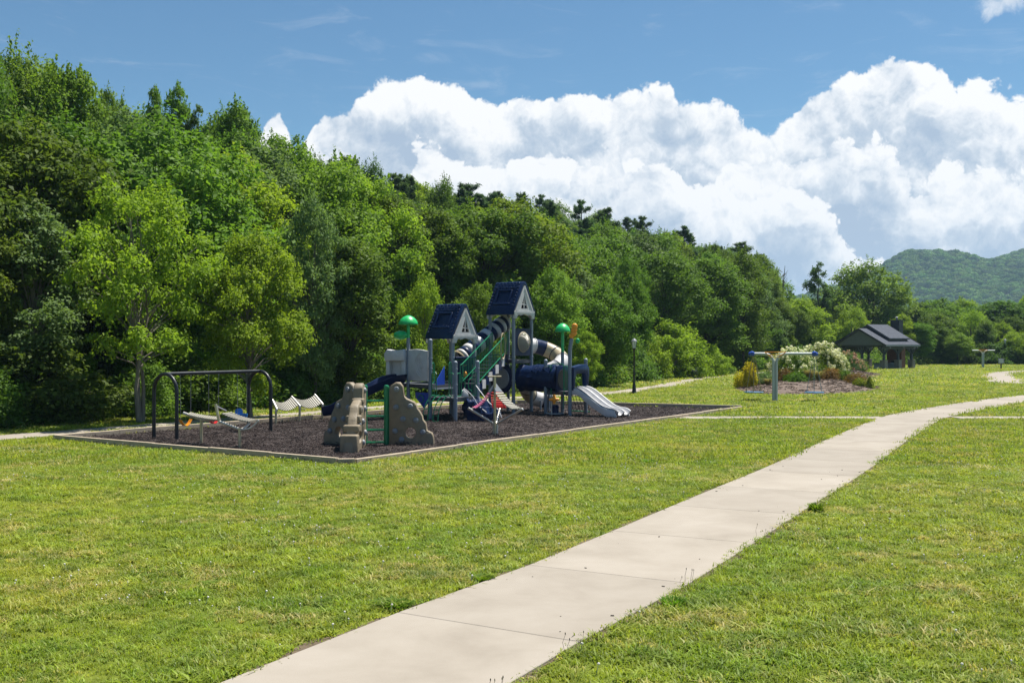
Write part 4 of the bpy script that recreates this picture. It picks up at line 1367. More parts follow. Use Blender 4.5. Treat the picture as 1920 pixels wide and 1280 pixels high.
# roofs
def play_roof(c0, ca, cb, eave, ridge, lab):
    """steep moulded roof: gable over c0-ca, ridge along cb - c0"""
    ea = (ca - c0); eb = (cb - c0)
    la, lb = ea.length, eb.length
    ea.normalize(); eb.normalize()
    ov = .13
    o0 = c0 - eb * ov
    L_ = lb + 2 * ov
    mid = la / 2
    # profile across the gable, thick shell with curled eaves
    outer = [(-.20, eave - .16), (-.16, eave + .02), (mid - .16, ridge - .05), (mid - .07, ridge + .03), (mid + .07, ridge + .03), (mid + .16, ridge - .05), (la + .16, eave + .02), (la + .20, eave - .16)]
    inner = [(la + .10, eave - .16), (la + .06, eave), (mid + .03, ridge - .17), (mid - .03, ridge - .17), (-.06, eave), (-.10, eave - .16)]
    q_ = MB().prism(outer + inner, (o0 + eb * L_ / 2), ea, UP, L_, .035)
    rf = q_.build('roof', M['navy_rough'], play, bevel=0)
    rf['label'] = lab
    # moulded relief on both slopes: raised window frame, shingle ribs, rim beads
    for sgn, base in ((1, 0), (-1, la)):
        sl = (ea * (mid * sgn) + UP * (ridge - eave)).normalized()
        n_ = (UP * mid - ea * sgn * (ridge - eave)).normalized()
        fl = math.hypot(mid, ridge - eave)
        s0 = c0 + ea * (base - .165 * sgn) + UP * (eave + .02)
        def onf(u, w, h=.02):
            return s0 + eb * u + sl * w + n_ * h
        q_ = MB()
        u0, u1, w0, w1 = .22 * lb, .80 * lb, .24 * fl, .70 * fl
        for a, b, wd in ((onf(u0 - .10, w0), onf(u1 + .10, w0), .09), (onf(u0, w1), onf(u1, w1), .07), (onf(u0, w0), onf(u0, w1), .07), (onf(u1, w0), onf(u1, w1), .07)):
            q_.bar(a, b, wd, .10, n_)
        q_.build('dormer_frame', M['navy_rough'], rf, bevel=.02)
        q_ = MB()
        rr = random.Random(8)
        for row in range(3):
            w = fl * (.80 + row * .075)
            for i in range(7):
                u = lb * (.06 + .145 * i + (.07 if row % 2 else 0))
                if u < lb * .98:
                    q_.box(onf(u + rr.uniform(-.02, .02), w, .012), (.15, .085, .05), eb, sl, n_)
        for i in range(9):
            q_.box(onf(lb * 1.0, fl * (.08 + .105 * i), .012), (.10, .10, .055), eb, sl, n_)
            q_.box(onf(lb * .02, fl * (.08 + .105 * i), .012), (.10, .10, .055), eb, sl, n_)
        for i in range(6):
            q_.box(onf(u0 + (u1 - u0) * (.12 + .15 * i), w0 + .06 + .05 * (i % 2), .006), (.035, .13, .035), eb, sl, n_)
        tag(q_.build('shingle_relief', M['navy_rough'], rf, bevel=.018), kind='stuff')
    # gable ends: grey plastic with a little cross window, legs and a scalloped header
    for k_, (oo, dirn) in enumerate(((c0 - eb * (ov - .045), -1), (c0 + eb * (lb + ov - .045), 1))):
        q_ = MB()
        tri = [(.02, eave - .02), (la - .02, eave - .02), (mid, ridge - .20)]
        win = [(mid - .27, eave + .15), (mid + .27, eave + .15), (mid, eave + .86)]
        # triangle with a triangular opening
        fs_ = [[tri[0], tri[1], win[1], win[0]], [tri[1], tri[2], win[2], win[1]], [tri[2], tri[0], win[0], win[2]]]
        for f_ in fs_:
            q_.prism(f_, oo, ea, UP, .07)
        for a, b in ((0, 1), (1, 2), (2, 0)):
            pa, pb = tri[a], tri[b]
            q_.bar(oo + ea * pa[0] + UP * pa[1] + eb * dirn * .03, oo + ea * pb[0] + UP * pb[1] + eb * dirn * .03, .05, .10, UP if a == 0 else ea)
        hd = [(-.10, eave + .02), (-.10, eave - .34), (.10, eave - .36), (.16, eave - .22), (.30, eave - .14), (.42, eave - .20), (mid, eave - .12), (la - .42, eave - .20), (la - .30, eave - .14), (la - .16, eave - .22), (la - .10, eave - .36), (la + .10, eave - .34), (la + .10, eave + .02)]
        q_.prism(hd, oo, ea, UP, .10, .015)
        gb_ = q_.build('gable', M['grey_plastic'], rf, angle=30)
        q_ = MB()
        q_.bar(oo + ea * mid + UP * (eave + .17), oo + ea * mid + UP * (eave + .80), .035, .05, ea)
        q_.bar(oo + ea * (mid - .22) + UP * (eave + .36), oo + ea * (mid + .22) + UP * (eave + .33), .035, .05)
        q_.build('window_bar', M['grey_plastic'], rf)
    # headers under the two eaves
    for oo in (c0, c0 + ea * la):
        hd = [(-.05, eave), (-.05, eave - .34), (.10, eave - .30), (.25, eave - .15), (lb / 2, eave - .10), (lb - .25, eave - .15), (lb - .10, eave - .30), (lb + .05, eave - .34), (lb + .05, eave)]
        MB().prism(hd, oo, eb, UP, .09, .015).build('eave_header', M['grey_plastic'], rf, angle=30)
    return rf


play_roof(A1, A2, A4, 3.78, 5.22, 'navy moulded roof of the lower tower')
play_roof(T1, T2, T4, 4.95, 6.38, 'navy moulded roof of the taller tower')


# crawl tube of alternating rings, lower tower to taller tower
tb = smooth_path([(-2.45, 51.05, 2.72), (-2.05, 51.45, 3.03), (-1.5, 52.0, 3.50), (-1.0, 52.5, 3.93), (-.62, 52.9, 4.26), (-.32, 53.2, 4.44)], 6)
nseg = 13
for i in range(nseg):
    a = i / nseg * (len(tb) - 1)
    def tp(s):
        k_ = min(int(s), len(tb) - 2)
        return tb[k_].lerp(tb[k_ + 1], s - k_)
    e_ = (i + 1) / nseg * (len(tb) - 1)
    d_ = (tp(min(e_, len(tb) - 1.001)) - tp(a))
    s0, s1 = tp(a), tp(min(e_, len(tb) - 1.001))
    pts = [s0, s0.lerp(s1, .12), s0.lerp(s1, .5), s0.lerp(s1, .88), s1]
    MB().tube(pts, [.35, .40, .42, .40, .35], 20, caps=False).build('tube_ring', M['navy' if i % 2 else 'grey_plastic'], play, angle=60)
MB().tube([tb[0] + V((-.05, -.04, -.05)), tb[0]], [.45, .45], 20, caps=False).build('tube_flange', M['tan_plastic'], play)

# stair up the front of the taller tower with green rails
st0, st1 = g(-1.50, 47.9, 1.55), g(-.22, 51.35, 2.98)
sd_ = (st1 - st0); hs = V((sd_.x, sd_.y, 0)).normalized(); sw = V((hs.y, -hs.x, 0))
nst = 9
for i in range(nst):
    t0_, t1_ = i / nst, (i + 1) / nst
    a, b = st0.lerp(st1, t0_), st0.lerp(st1, t1_)
    c_ = V(((a.x + b.x) / 2, (a.y + b.y) / 2, a.z + .04)) - sw * .38
    MB().box(c_, ((b - a).xy.length + .02, .72, .045), hs, sw, UP).build('tread', M['deck'], play, smooth=False)
    for sd2 in (0,):
        lo = MB()
        lo.box(V(((a.x + b.x) / 2, (a.y + b.y) / 2, a.z - .14)), ((b - a).xy.length, .05, .42), hs, sw, UP)
        lo.build('stringer_panel', M['grey_plastic' if i % 2 else 'navy'], play, smooth=False)  # navy panels put the shadowed stripes between the grey ones into the colour
for side in (0.03, -.78):
    q_ = MB()
    o_ = sw * side
    for dz in (.16, .95):
        q_.tube([st0 + o_ + UP * dz, st1 + o_ + UP * dz], .022, 6)
    for end in (st0, st1):
        q_.tube([end + o_ + UP * .1, end + o_ + UP * .95], .022, 6)
    q_.tube([st0 + o_ + UP * .95, st0 + o_ + UP * .95 - hs * .25 + UP * -.05, st0 + o_ - hs * .28 + UP * .1], .022, 6)
    rl = q_.build('stair_rail', M['green'], play)
    for i in range(19):
        p = st0.lerp(st1, (i + .5) / 19) + o_
        MB().tube([p + UP * .16, p + UP * .95], .012, 5).build('baluster', M['green'], rl)
# oval loop in the rail beside the top
q_ = MB(); c_ = st0.lerp(st1, .80) + sw * .05 + UP * .58
q_.tube([c_ + hs * (.30 * math.cos(t)) + UP * (.62 * math.sin(t)) for t in np.linspace(0, 6.283, 24)[:-1]], .028, 6, close=True)
q_.build('oval_window_ring', M['tan_plastic'], play)


def hoop_rail(p, d, z0, z1, w, name='hoop_rail', bars=2):
    """green tubular loop standing on a deck edge"""
    q_ = MB()
    p = V((p.x, p.y, 0)); e = p + d * w
    r = .07
    q_.tube([p + UP * z0, p + UP * (z1 - r), p + d * r + UP * z1, e - d * r + UP * z1, e + UP * (z1 - r), e + UP * (z0 + r), e - d * r + UP * z0, p + UP * z0], .020, 6)
    for i in range(bars):
        m_ = p + d * w * (i + 1) / (bars + 1)
        q_.tube([m_ + UP * z0, m_ + UP * z1], .013, 5)
    return q_.build(name, M['green'], play)


dF = (P4 - FP).normalized(); dL = (P2 - FP).normalized()
hoop_rail(FP + dF * .10, dF, 1.12, 2.12, .30, bars=1)
hoop_rail(P4 - dF * .10, -dF, 1.12, 2.14, .30, bars=1)
hoop_rail(FP + dL * .10, dL, 1.12, 2.12, .30, bars=1)
hoop_rail(P2 - dL * .10, -dL, 1.12, 2.14, .30, bars=1)
for p, s in ((FP + dF * .42, 1), (P4 - dF * .42, -1)):
    q_ = MB()
    q_.tube([p + UP * (1.32) + dF * s * 0, p + dF * s * .18 + UP * 1.40, p + dF * s * .26 + UP * 1.62, p + dF * s * .18 + UP * 1.84, p + UP * 1.92], .02, 6)
    q_.build('hand_loop', M['green'], play)
# railings with blue triangular panel at the back of the low deck
dR = (A1 - P2).normalized()
hoop_rail(P2 + dR * .12, dR, 1.66, 2.55, .22, bars=1)
hoop_rail(A1 - dR * .12, -dR, 1.66, 2.55, .22, bars=1)
a = P2 + dR * .38
tri = [(0, 1.42), (.68 * (A1 - P2).length * .62, 1.42), (.68 * (A1 - P2).length * .62, 2.38), (.10, 1.72)]
MB().prism(tri, a, dR, UP, .03).build('blue_panel', M['blue_panel'], play, smooth=False)
MB().bar(P2 + dR * .2 + UP * 1.38, A1 - dR * .2 + UP * 1.38, .30, .05).build('step', M['post'], play, smooth=False)

# navy wall with roofed hatch under the lower roof
dA = (A2 - A1).normalized(); wA = (A2 - A1).length
q_ = MB(); nb = dA.cross(UP)
pnl = A1 + dA * wA / 2 + UP * 1.95
for (cx_, cz_, w_, h_) in ((0, .62, wA - .14, .32), (0, -.62, wA - .14, .5), (-.40, 0, .34, .95), (.40, 0, .34, .95)):
    q_.box(pnl + dA * cx_ + UP * cz_, (w_, .06, h_), dA, nb, UP)
q_.box(pnl + UP * .80, (wA - .06, .34, .10), dA, nb, UP)
q_.build('hatch_wall', M['navy'], play, bevel=.02)
MB().box(pnl - nb * .05 + UP * -.05, (.5, .02, .9), dA, nb, UP).build('hatch_back', M['navy_rough'], play)
q_ = MB().ball(pnl + nb * .07 + UP * .02 + dA * .03, (.10, .10, .16), 10, 8)
q_.build('play_knob', M['orange'], play)
MB().tube([A1 + UP * 2.66 + nb * .03, A2 + UP * 2.66 + nb * .03], .018, 6).build('top_rail', M['green'], play)

# navy rock step climber in front of the low deck
def lumps(name, centre, size, seed, mt, steps):
    rg = np.random.default_rng(seed)
    bm_ = bmesh.new()
    bmesh.ops.create_icosphere(bm_, subdivisions=4, radius=1)
    ph = rg.uniform(0, 6.28, 6)
    for v_ in bm_.verts:
        x, y, z = v_.co
        k_ = 1 + .10 * math.sin(5 * x + ph[0]) * math.sin(4 * y + ph[1]) + .08 * math.sin(9 * y + ph[2]) * math.sin(8 * z + ph[3]) + .05 * math.sin(15 * x + ph[4])
        # boxier than a ball
        sc_ = 1 / max(abs(x), abs(y), abs(z)) ** .62
        X_ = V((x, y, z)) * sc_ * k_
        zz = X_.z * size[2]
        run = (X_.x + 1.2) / 2.4
        cap_ = size[2] * (1 - math.floor(run * steps) / steps * 1.55)
        zz = min(zz, cap_ + .02 * math.sin(9 * x + 5 * y))
        v_.co = V((X_.x * size[0], X_.y * size[1], zz))
    me_ = bpy.data.meshes.new(name)
    bm_.to_mesh(me_); bm_.free()
    me_.polygons.foreach_set('use_smooth', [True] * len(me_.polygons))
    me_.set_sharp_from_angle(angle=R(50))
    me_.materials.append(mt)
    return me_


rk = piece('rock_step_climber', lumps('rock_step_climber', None, (.80, .52, .60), 3, M['navy_rough'], 4), play, (-1.34, 46.75, .50), axes=[(.72, -.69, 0), (.69, .72, 0), (0, 0, 1)])
q_ = MB()
q_.tube(smooth_path([g(-1.60, 47.25, 1.55), g(-1.36, 46.95, 1.25), g(-1.0, 46.65, .82), g(-.62, 46.35, .55), g(-.45, 46.2, .2)], 5), .022, 6)
q_.tube(smooth_path([g(-2.1, 46.6, 1.45), g(-1.75, 46.4, 1.15), g(-1.45, 46.25, .72), g(-1.1, 45.95, .45)], 5), .022, 6)
q_.build('climber_handrail', M['grey_plastic'], play)
MB().prism([(0, 0), (.42, 0), (.40, .12), (.26, .30), (.10, .34), (0, .26)], FP + dF * .45 + UP * 1.08 + B * .0, dF, UP, .10, .03).build('shell_panel', M['grey_plastic'], play)

# arched green ladder down from the low deck towards the lawn
nrm = dL.cross(UP); nrm = nrm if nrm.y < 0 else -nrm
rails = []
for off in (.30, .62, .95, 1.27):
    p = FP + dL * off
    pts = smooth_path([p + UP * 1.06, p + nrm * .12 + UP * 1.14, p + nrm * .34 + UP * 1.05, p + nrm * .60 + UP * .72, p + nrm * .74 + UP * .30, p + nrm * .76 + UP * -.05], 5)
    rails.append(pts)
for k_, (i, j) in enumerate(((0, 1), (2, 3))):
    q_ = MB()
    q_.tube(rails[i], .021, 6); q_.tube(rails[j], .021, 6)
    arch = q_.build('arch_ladder', M['green'], play)
    for s in (8, 13, 17, 20, 23):
        MB().tube([rails[i][s], rails[j][s]], .018, 6).build('rung', M['green'], arch)

# blue picture panel under the left deck
dP = (P1 - P2).normalized()
bp = P2 + dP * .08 + UP * 0
NP_ = dP.cross(UP); NP_ = NP_ if NP_.y < 0 else -NP_
q_ = MB().prism([(.02, 1.20), (.98, 1.20), (.98, .96), (.42, .50), (.02, .86)][::-1], P2 - dP * .0 + UP * .02, dP, UP, .03)
pp = q_.build('picture_panel', M['blue_panel'], play, smooth=False)
MB().tube([P2 + dP * (.60 + .17 * math.cos(t)) + UP * (.93 + .17 * math.sin(t)) + NP_ * .03 for t in np.linspace(0, 5.2, 16)], .022, 6).build('painted_ring', M['green'], pp)

# grey slide house panels on the left deck
def wavy_panel(o_, d, w, z0, z1, name, seed, arch=False):
    top = [(w - w * i / 8, z1 + .05 * math.sin(3.2 * i / 8 + seed) * (1 if not arch else 1.6)) for i in range(9)]
    bot = [(0, z0 + .02), (w * .5, z0), (w, z0 + .03)]
    q2 = MB().prism(bot + top, o_, d, UP, .12, .03)
    return q2.build(name, M['grey_plastic'], play, angle=35)


NP = dP.cross(UP); NP = NP if NP.y < 0 else -NP
pr_ = wavy_panel(P2 + dP * .16, dP, (P1 - P2).length - .20, 1.72, 3.10, 'house_panel', 0.3)
for r_ in (.12, .22, .32, .42):
    ctr = P2 + dP * .52 + UP * 2.45
    MB().tube([ctr + dP * (r_ * math.cos(t)) + UP * (r_ * 1.25 * math.sin(t)) + NP * .07 for t in np.linspace(-1.4, 1.4 + (4.9 if r_ < .15 else 0), 14)], .022, 5).build('moulded_ring', M['grey_plastic'], pr_)
dQ = (P0 - P1).normalized()
hood_w = 1.02
nq = dQ.cross(UP); nq = nq if nq.y < 0 else -nq
q_ = MB()
q_.prism([(0, 2.62), (hood_w, 2.62), (hood_w + .03, 2.95), (hood_w * .88, 3.14), (hood_w * .62, 3.10), (hood_w * .3, 3.10), (hood_w * .06, 3.15), (-.02, 2.98)], P1 + dQ * .06 + nq * .10, dQ, UP, .42, .06)
for a_, b_ in ((0, .22), (hood_w - .20, hood_w)):
    q_.prism([(a_, 1.78), (b_, 1.78), (b_, 2.66), (a_, 2.66)], P1 + dQ * .06 + nq * .05, dQ, UP, .26, .05)
q_.build('slide_hood', M['grey_plastic'], play, angle=35)
MB().box(P1 + dQ * (.06 + hood_w / 2) - nq * .12 + UP * 2.2, (hood_w * .7, .05, .9), dQ, nq, UP).build('hood_back', M['grey_plastic'], play)
post(P1, 3.72, cap=False)


def leaf_pole(p, z0, ztop, lean=V((0, 0, 0)), rdome=.44, second=True):
    """bright green pole topped by a domed leaf like a mushroom cap"""
    q2 = MB().tube([p + UP * z0, p + lean * .5 + UP * ((z0 + ztop) / 2), p + lean + UP * (ztop - .12)], .075, 12)
    lp = q2.build('leaf_pole', M['green_plastic'], play)
    prof = [(rdome * .96, -.20), (rdome, -.17), (rdome * .97, -.10), (rdome * .80, .04), (rdome * .52, .15), (rdome * .22, .21), (.01, .225)]
    MB().lathe(prof, p + lean + UP * ztop, 22).build('leaf_cap', M['green_plastic'], lp, angle=60)
    if second:
        c_ = p + V((-.34, -.04, 0)) + UP * (ztop - .68)
        bm_ = MB().ball((0, 0, 0), (.34, .30, .20), 18, 10)
        bm_.v = [(c_.x + a * .94 - c0_ * .30, c_.y + b, c_.z + c0_ * 1.0 + .12 * a) for a, b, c0_ in bm_.v]
        bm_.build('side_leaf', M['green_plastic'], lp, angle=60)
        MB().tube([p + UP * (ztop - .72), c_ + V((.2, 0, .02))], .04, 8).build('leaf_stem', M['green_plastic'], lp)
    return lp


leaf_pole(P1, 3.50, 4.46)
# navy half pipe slide curving down to the left
def chute(path, w, rim, name, mt, thick=.05, n=9, flat=.0, up=UP):
    pts = path
    vs, fs = [], []
    m_ = 2 * n
    for i, p in enumerate(pts):
        d = (pts[min(i + 1, len(pts) - 1)] - pts[max(i - 1, 0)]).normalized()
        s_ = d.cross(up).normalized(); u_ = s_.cross(d)
        prof = []
        for j in range(n):
            t = -1 + 2 * j / (n - 1)
            prof.append((t * w / 2, rim * abs(t) ** (3 if flat else 2)))
        for a_, b_ in prof: vs.append(p + s_ * a_ + u_ * b_)
        for a_, b_ in reversed(prof): vs.append(p + s_ * a_ * (1 + 2 * thick / w) + u_ * (b_ - thick * (1 if abs(a_) < w * .49 else -.2)))
    for i in range(len(pts) - 1):
        for j in range(m_):
            fs.append((i * m_ + j, (i + 1) * m_ + j, (i + 1) * m_ + (j + 1) % m_, i * m_ + (j + 1) % m_))
    fs.append(tuple(range(m_))); fs.append(tuple((len(pts) - 1) * m_ + j for j in reversed(range(m_))))
    return MB().add(vs, fs).build(name, M[mt], play, angle=50)


sp_ = smooth_path([g(-5.00, 48.35, 1.66), g(-5.45, 47.75, 1.60), g(-5.95, 47.2, 1.36), g(-6.6, 46.8, 1.02), g(-7.25, 46.6, .66), g(-7.8, 46.5, .38), g(-8.2, 46.5, .30)], 6)
chute(sp_, .62, .36, 'curved_slide', 'navy', .06, flat=.5)
MB().tube([g(-7.3, 46.6, .6), g(-7.3, 46.6, -.05)], .05, 8).build('slide_leg', M['post'], play)

# bubble window on the taller tower
dT = (T2 - T1).normalized(); wT = (T2 - T1).length; nT = dT.cross(UP)
c_ = T1 + dT * wT / 2 + UP * 3.47
q_ = MB()
hw, hh, rb = wT / 2 - .10, .66, .43
n_ = 24
vs, fs = [], []
for fz_ in (-.045, .045):
    for j in range(n_):
        t = 2 * math.pi * j / n_
        cs, sn = math.cos(t), math.sin(t)
        sc_ = min(hw / max(abs(cs), 1e-6), hh / max(abs(sn), 1e-6))
        vs.append(c_ + dT * cs * sc_ + UP * sn * sc_ + nT * fz_)
    for j in range(n_):
        t = 2 * math.pi * j / n_
        vs.append(c_ + dT * math.cos(t) * rb + UP * math.sin(t) * rb * 1.12 + nT * fz_)
for j in range(n_):
    j2 = (j + 1) % n_
    fs += [(j, j2, n_ + j2, n_ + j), (2 * n_ + j2, 2 * n_ + j, 3 * n_ + j, 3 * n_ + j2), (n_ + j, n_ + j2, 3 * n_ + j2, 3 * n_ + j), (j2, j, 2 * n_ + j, 2 * n_ + j2)]
bw = MB().add(vs, fs).build('bubble_panel', M['navy'], play, angle=40)
gl = bpy.data.materials.new('clear_bubble'); gl.use_nodes = True
k = NT(gl.node_tree); gl.node_tree.nodes.clear()
pb = k.n('ShaderNodeBsdfPrincipled', {'Base Color': (.80, .74, .60), 'Roughness': .12, 'Transmission Weight': .75, 'IOR': 1.12, 'Specular IOR Level': .6})
k.n('ShaderNodeOutputMaterial', {0: pb.outputs[0]})
q_ = MB(); vs, fs = [], []
for i in range(7):
    a_ = (math.pi / 2) * i / 6
    for j in range(24):
        t = 2 * math.pi * j / 24
        vs.append(c_ + (dT * math.cos(t) * rb + UP * math.sin(t) * rb * 1.12) * math.cos(a_) + nT * (.05 + .30 * math.sin(a_)))
for i in range(6):
    for j in range(24):
        fs.append((i * 24 + j, i * 24 + (j + 1) % 24, (i + 1) * 24 + (j + 1) % 24, (i + 1) * 24 + j))
MB().add(vs, fs).build('bubble', gl, bw)
MB().tube([c_ + dT * math.cos(t) * rb + UP * math.sin(t) * rb * 1.12 + nT * .05 for t in np.linspace(0, 6.283, 30)[:-1]], .03, 6, close=True).build('bubble_rim', M['tan_plastic'], bw)

# spiral tube slide behind, in coloured sections
sp_ = smooth_path([g(.45, 53.05, 3.30), g(1.05, 53.45, 3.28), g(1.62, 53.75, 3.14), g(2.15, 53.7, 2.90), g(2.50, 53.25, 2.58), g(2.25, 52.75, 2.26), g(1.62, 52.75, 1.95), g(1.05, 53.1, 1.58), g(.75, 53.75, 1.16), g(.95, 54.4, .74), g(1.5, 54.7, .50), g(2.05, 54.75, .45)], 6)
cols = ['grey_plastic', 'navy', 'tan_plastic', 'tan_plastic', 'grey_plastic', 'grey_plastic', 'navy', 'grey_plastic', 'tan_plastic', 'grey_plastic', 'navy']
for i, cn in enumerate(cols):
    seg_ = sp_[i * 6:(i + 1) * 6 + 1]
    o_ = MB().tube(seg_, .375, 20, caps=False).build('spiral_section', M[cn], play, angle=60)
    MB().tube([seg_[0] - (seg_[1] - seg_[0]) * .12, seg_[0] + (seg_[1] - seg_[0]) * .25], .405, 20, caps=False).build('section_flange', M['navy' if cn != 'navy' else 'grey_plastic'], o_, angle=60)
MB().tube([g(1.85, 53.3, 2.0), g(1.85, 53.3, -.1)], .06, 8).build('slide_leg', M['post'], play)
MB().tube([g(1.45, 54.2, .5), g(1.45, 54.2, -.1)], .05, 8).build('slide_leg', M['post'], play)

# log tunnel: navy bark sleeve with a grey disc end panel
ax = V((.8, -.6, 0))
l0 = g(.51, 51.88, 1.72); LL = 2.32; l1 = l0 + ax * LL
prof, q_ = [], MB()
nseg_, nr = 26, 30
rg = np.random.default_rng(5)
vs, fs = [], []
for i in range(nseg_ + 1):
    t = i / nseg_
    for j in range(nr):
        a_ = 2 * math.pi * j / nr
        r_ = .60 + .022 * math.sin(9 * a_ + 1.3 * math.sin(6 * t)) + .018 * math.sin(17 * a_ + 5 * t) + .02 * math.sin(23 * t + 3 * a_) + (.05 if t < .04 or t > .96 else 0)
        vs.append(l0 + ax * LL * t + B.cross(ax).normalized() * 0 + UP * (r_ * math.cos(a_)) + ax.cross(UP) * (r_ * math.sin(a_)))
for i in range(nseg_):
    for j in range(nr):
        fs.append((i * nr + j, i * nr + (j + 1) % nr, (i + 1) * nr + (j + 1) % nr, (i + 1) * nr + j))
log = MB().add(vs, fs).build('log_tunnel', M['navy_rough'], play, angle=60)
q_ = MB()
for i in range(9):
    t = .40 + .055 * i
    c2 = l0 + ax * LL * t
    q_.tube([c2 + UP * (.645 * math.cos(a_)) + ax.cross(UP) * (.645 * math.sin(a_)) for a_ in np.linspace(.0 - .05 * (i % 2), .95 + .1 * (i % 3), 8)], .05, 6)
tag(q_.build('bark_relief', M['navy_rough'], log), kind='stuff')
sdv = ax.cross(UP)
dD = (T4 - T1).normalized(); wD = (T4 - T1).length; cD = T1 + dD * wD / 2 + UP * 1.72
nD = dD.cross(UP); nD = nD if nD.y < 0 else -nD
pnf = MB().prism([(.70 * math.cos(t), .74 * math.sin(t)) for t in np.linspace(0, 6.283, 29)[:-1]], cD, dD, UP, .10, .03).build('disc_panel', M['navy'], play, angle=40)
MB().lathe([(.0, 0), (.49, 0), (.52, .03), (.49, .06), (.02, .075)], cD + nD * .05, 28, nD).build('grey_disc', M['hold'], pnf, angle=40)

# right hand deck: mushroom leaf pole, orange flower pole, hoops, hood, double slide, net
post(R2, 3.05, cap=False)
leaf_pole(R2, 2.95, 4.16, rdome=.38, second=False)
bent = smooth_path([R3 + UP * -.1, R3 + UP * 2.8, R3 + UP * 3.2 + V((.015, 0, 0)), R3 + UP * 3.58 + V((.08, 0, 0))], 5)
MB().tube(bent, .09, 14).build('bent_post', M['post'], play)
MB().ball(R3 + UP * 3.58 + V((.08, 0, 0)), .092, 12, 8).build('post_cap', M['post'], play)
fl = R3 + V((.12, -.02, 0))
q_ = MB()
for dx_, dz_, r_ in ((.10, 4.20, .145), (.02, 4.03, .10), (.12, 4.02, .10), (.04, 3.84, .13), (-.07, 3.74, .10), (.14, 3.86, .07)):
    q_.ball(fl + V((dx_, 0, dz_)), (r_, r_ * .55, r_), 14, 10)
q_.tube([fl + UP * 3.5 + V((-.03, 0, 0)), fl + UP * 3.75], .05, 8)
q_.build('orange_flower', M['orange'], play)
q_ = MB().ball(fl + V((.24, -.02, 3.53)), (.10, .06, .12), 12, 8)
q_.build('flower_leaf', M['green_plastic'], play)
dS = (R3 - R1).normalized()
hoop_rail(R1 + dS * .12, dS, 1.25, 2.36, .20, bars=1)
hoop_rail(R3 - dS * .12, -dS, 1.25, 2.36, .24, bars=2)
q_ = MB()
wS = (R3 - R1).length
nS = dS.cross(UP); nS = nS if nS.y < 0 else -nS
p = R1 + dS * .34
for s in (0, 1):
    pp_ = R1 + dS * (.36 if s == 0 else wS - .30) + nS * .06
    q_.tube(smooth_path([pp_ + UP * .35, pp_ + UP * 2.2, pp_ + UP * 2.42 + dS * (.08 if s == 0 else -.08)], 4), .022, 6)
pa, pb2 = R1 + dS * .44 + nS * .06 + UP * 2.44, R1 + dS * (wS - .38) + nS * .06 + UP * 2.44
q_.tube(smooth_path([pa, pa.lerp(pb2, .5) + UP * .02, pb2], 4), .022, 6)
q_.build('pull_up_loop', M['green'], play)
MB().prism([(-.55, .0), (.55, .0), (.55, 1.25), (-.55, 1.25)], l1 + ax * .03 - UP * .62, sdv, UP, .06, .02).build('tunnel_end_panel', M['navy'], play)
MB().lathe([(.01, 0), (.47, 0), (.47, .02), (.01, .03)], l1 + ax * .065 , 24, ax).build('tunnel_mouth_shade', M['lamp_black'], play)  # black disc puts the shaded tunnel opening into colour; the panel is closed
dG = (R4 - R3).normalized(); wG = (R4 - R3).length; nG = V((.8, -.6, 0))
# slide hood
arc = [(0.02, 1.22), (.18, 1.22), (.20, 1.78), (.34, 1.98), (wG - .30, 2.02), (wG - .20, 1.85), (wG - .20, 1.42), (wG - .02, 1.42), (wG + .04, 1.9), (wG + .02, 2.26), (wG - .18, 2.42), (wG * .55, 2.42), (.3, 2.36), (.02, 2.30)]
MB().prism(arc, R3 + nG * .05, dG, UP, .30, .06).build('slide_hood', M['navy_rough'], play, angle=35)
hoop_rail(R4 - dG * .45 - nG * .6, -nG, 1.25, 2.1, .5, bars=4)
# two lane slide
for k_, w0 in enumerate((.10, .10 + .56)):
    s0 = R3 + dG * (w0 + .27)
    pth = smooth_path([s0 + nG * .0 + UP * 1.20, s0 + nG * .30 + UP * 1.17, s0 + nG * .62 + UP * 1.02, s0 + nG * 1.10 + UP * .70, s0 + nG * 1.60 + UP * .40, s0 + nG * 2.0 + UP * .27, s0 + nG * 2.30 + UP * .24, s0 + nG * 2.48 + UP * .14], 5)
    chute(pth, .50, .20, 'slide_lane', 'grey_plastic', .045, n=11, flat=.5)
q_ = MB()
q_.prism([(0, 1.30), (.35, 1.30), (.75, 1.10), (1.2, .82), (1.7, .50), (2.1, .40), (2.38, .36), (2.50, .10), (2.42, -.02), (2.1, .0), (1.7, .18), (1.25, .42), (.8, .72), (.45, .98), (0, 1.04)], R3 + dG * .07, nG, UP, .06, .02)
q_.build('slide_side', M['grey_plastic'], play, angle=35)
q_ = MB()
q_.prism([(0, 1.30), (.35, 1.30), (.75, 1.10), (1.2, .82), (1.7, .50), (2.1, .40), (2.38, .36), (2.50, .10), (2.42, -.02), (2.1, .0), (1.7, .18), (1.25, .42), (.8, .72), (.45, .98), (0, 1.04)], R3 + dG * 1.26, nG, UP, .06, .02)
q_.build('slide_side', M['grey_plastic'], play, angle=35)
# net climber behind the slide
n0, n1 = R2 + dS * .12 + UP * 1.08, R4 - dS * .1 + UP * 1.08
dN = V((.35, .93, 0))
m0, m1 = n0 + dN * 1.0 - UP * 1.0, n1 + dN * 1.0 - UP * 1.0
MB().tube([m0, m1], .032, 8).build('net_bar', M['green'], play)
q_ = MB()
for i in range(7):
    t = i / 6
    q_.tube([n0.lerp(n1, t), m0.lerp(m1, t)], .014, 5)
for i in range(1, 5):
    t = i / 5
    q_.tube([n0.lerp(m0, t), n1.lerp(m1, t)], .014, 5)
q_.build('climbing_net', M['black_rope'], play)
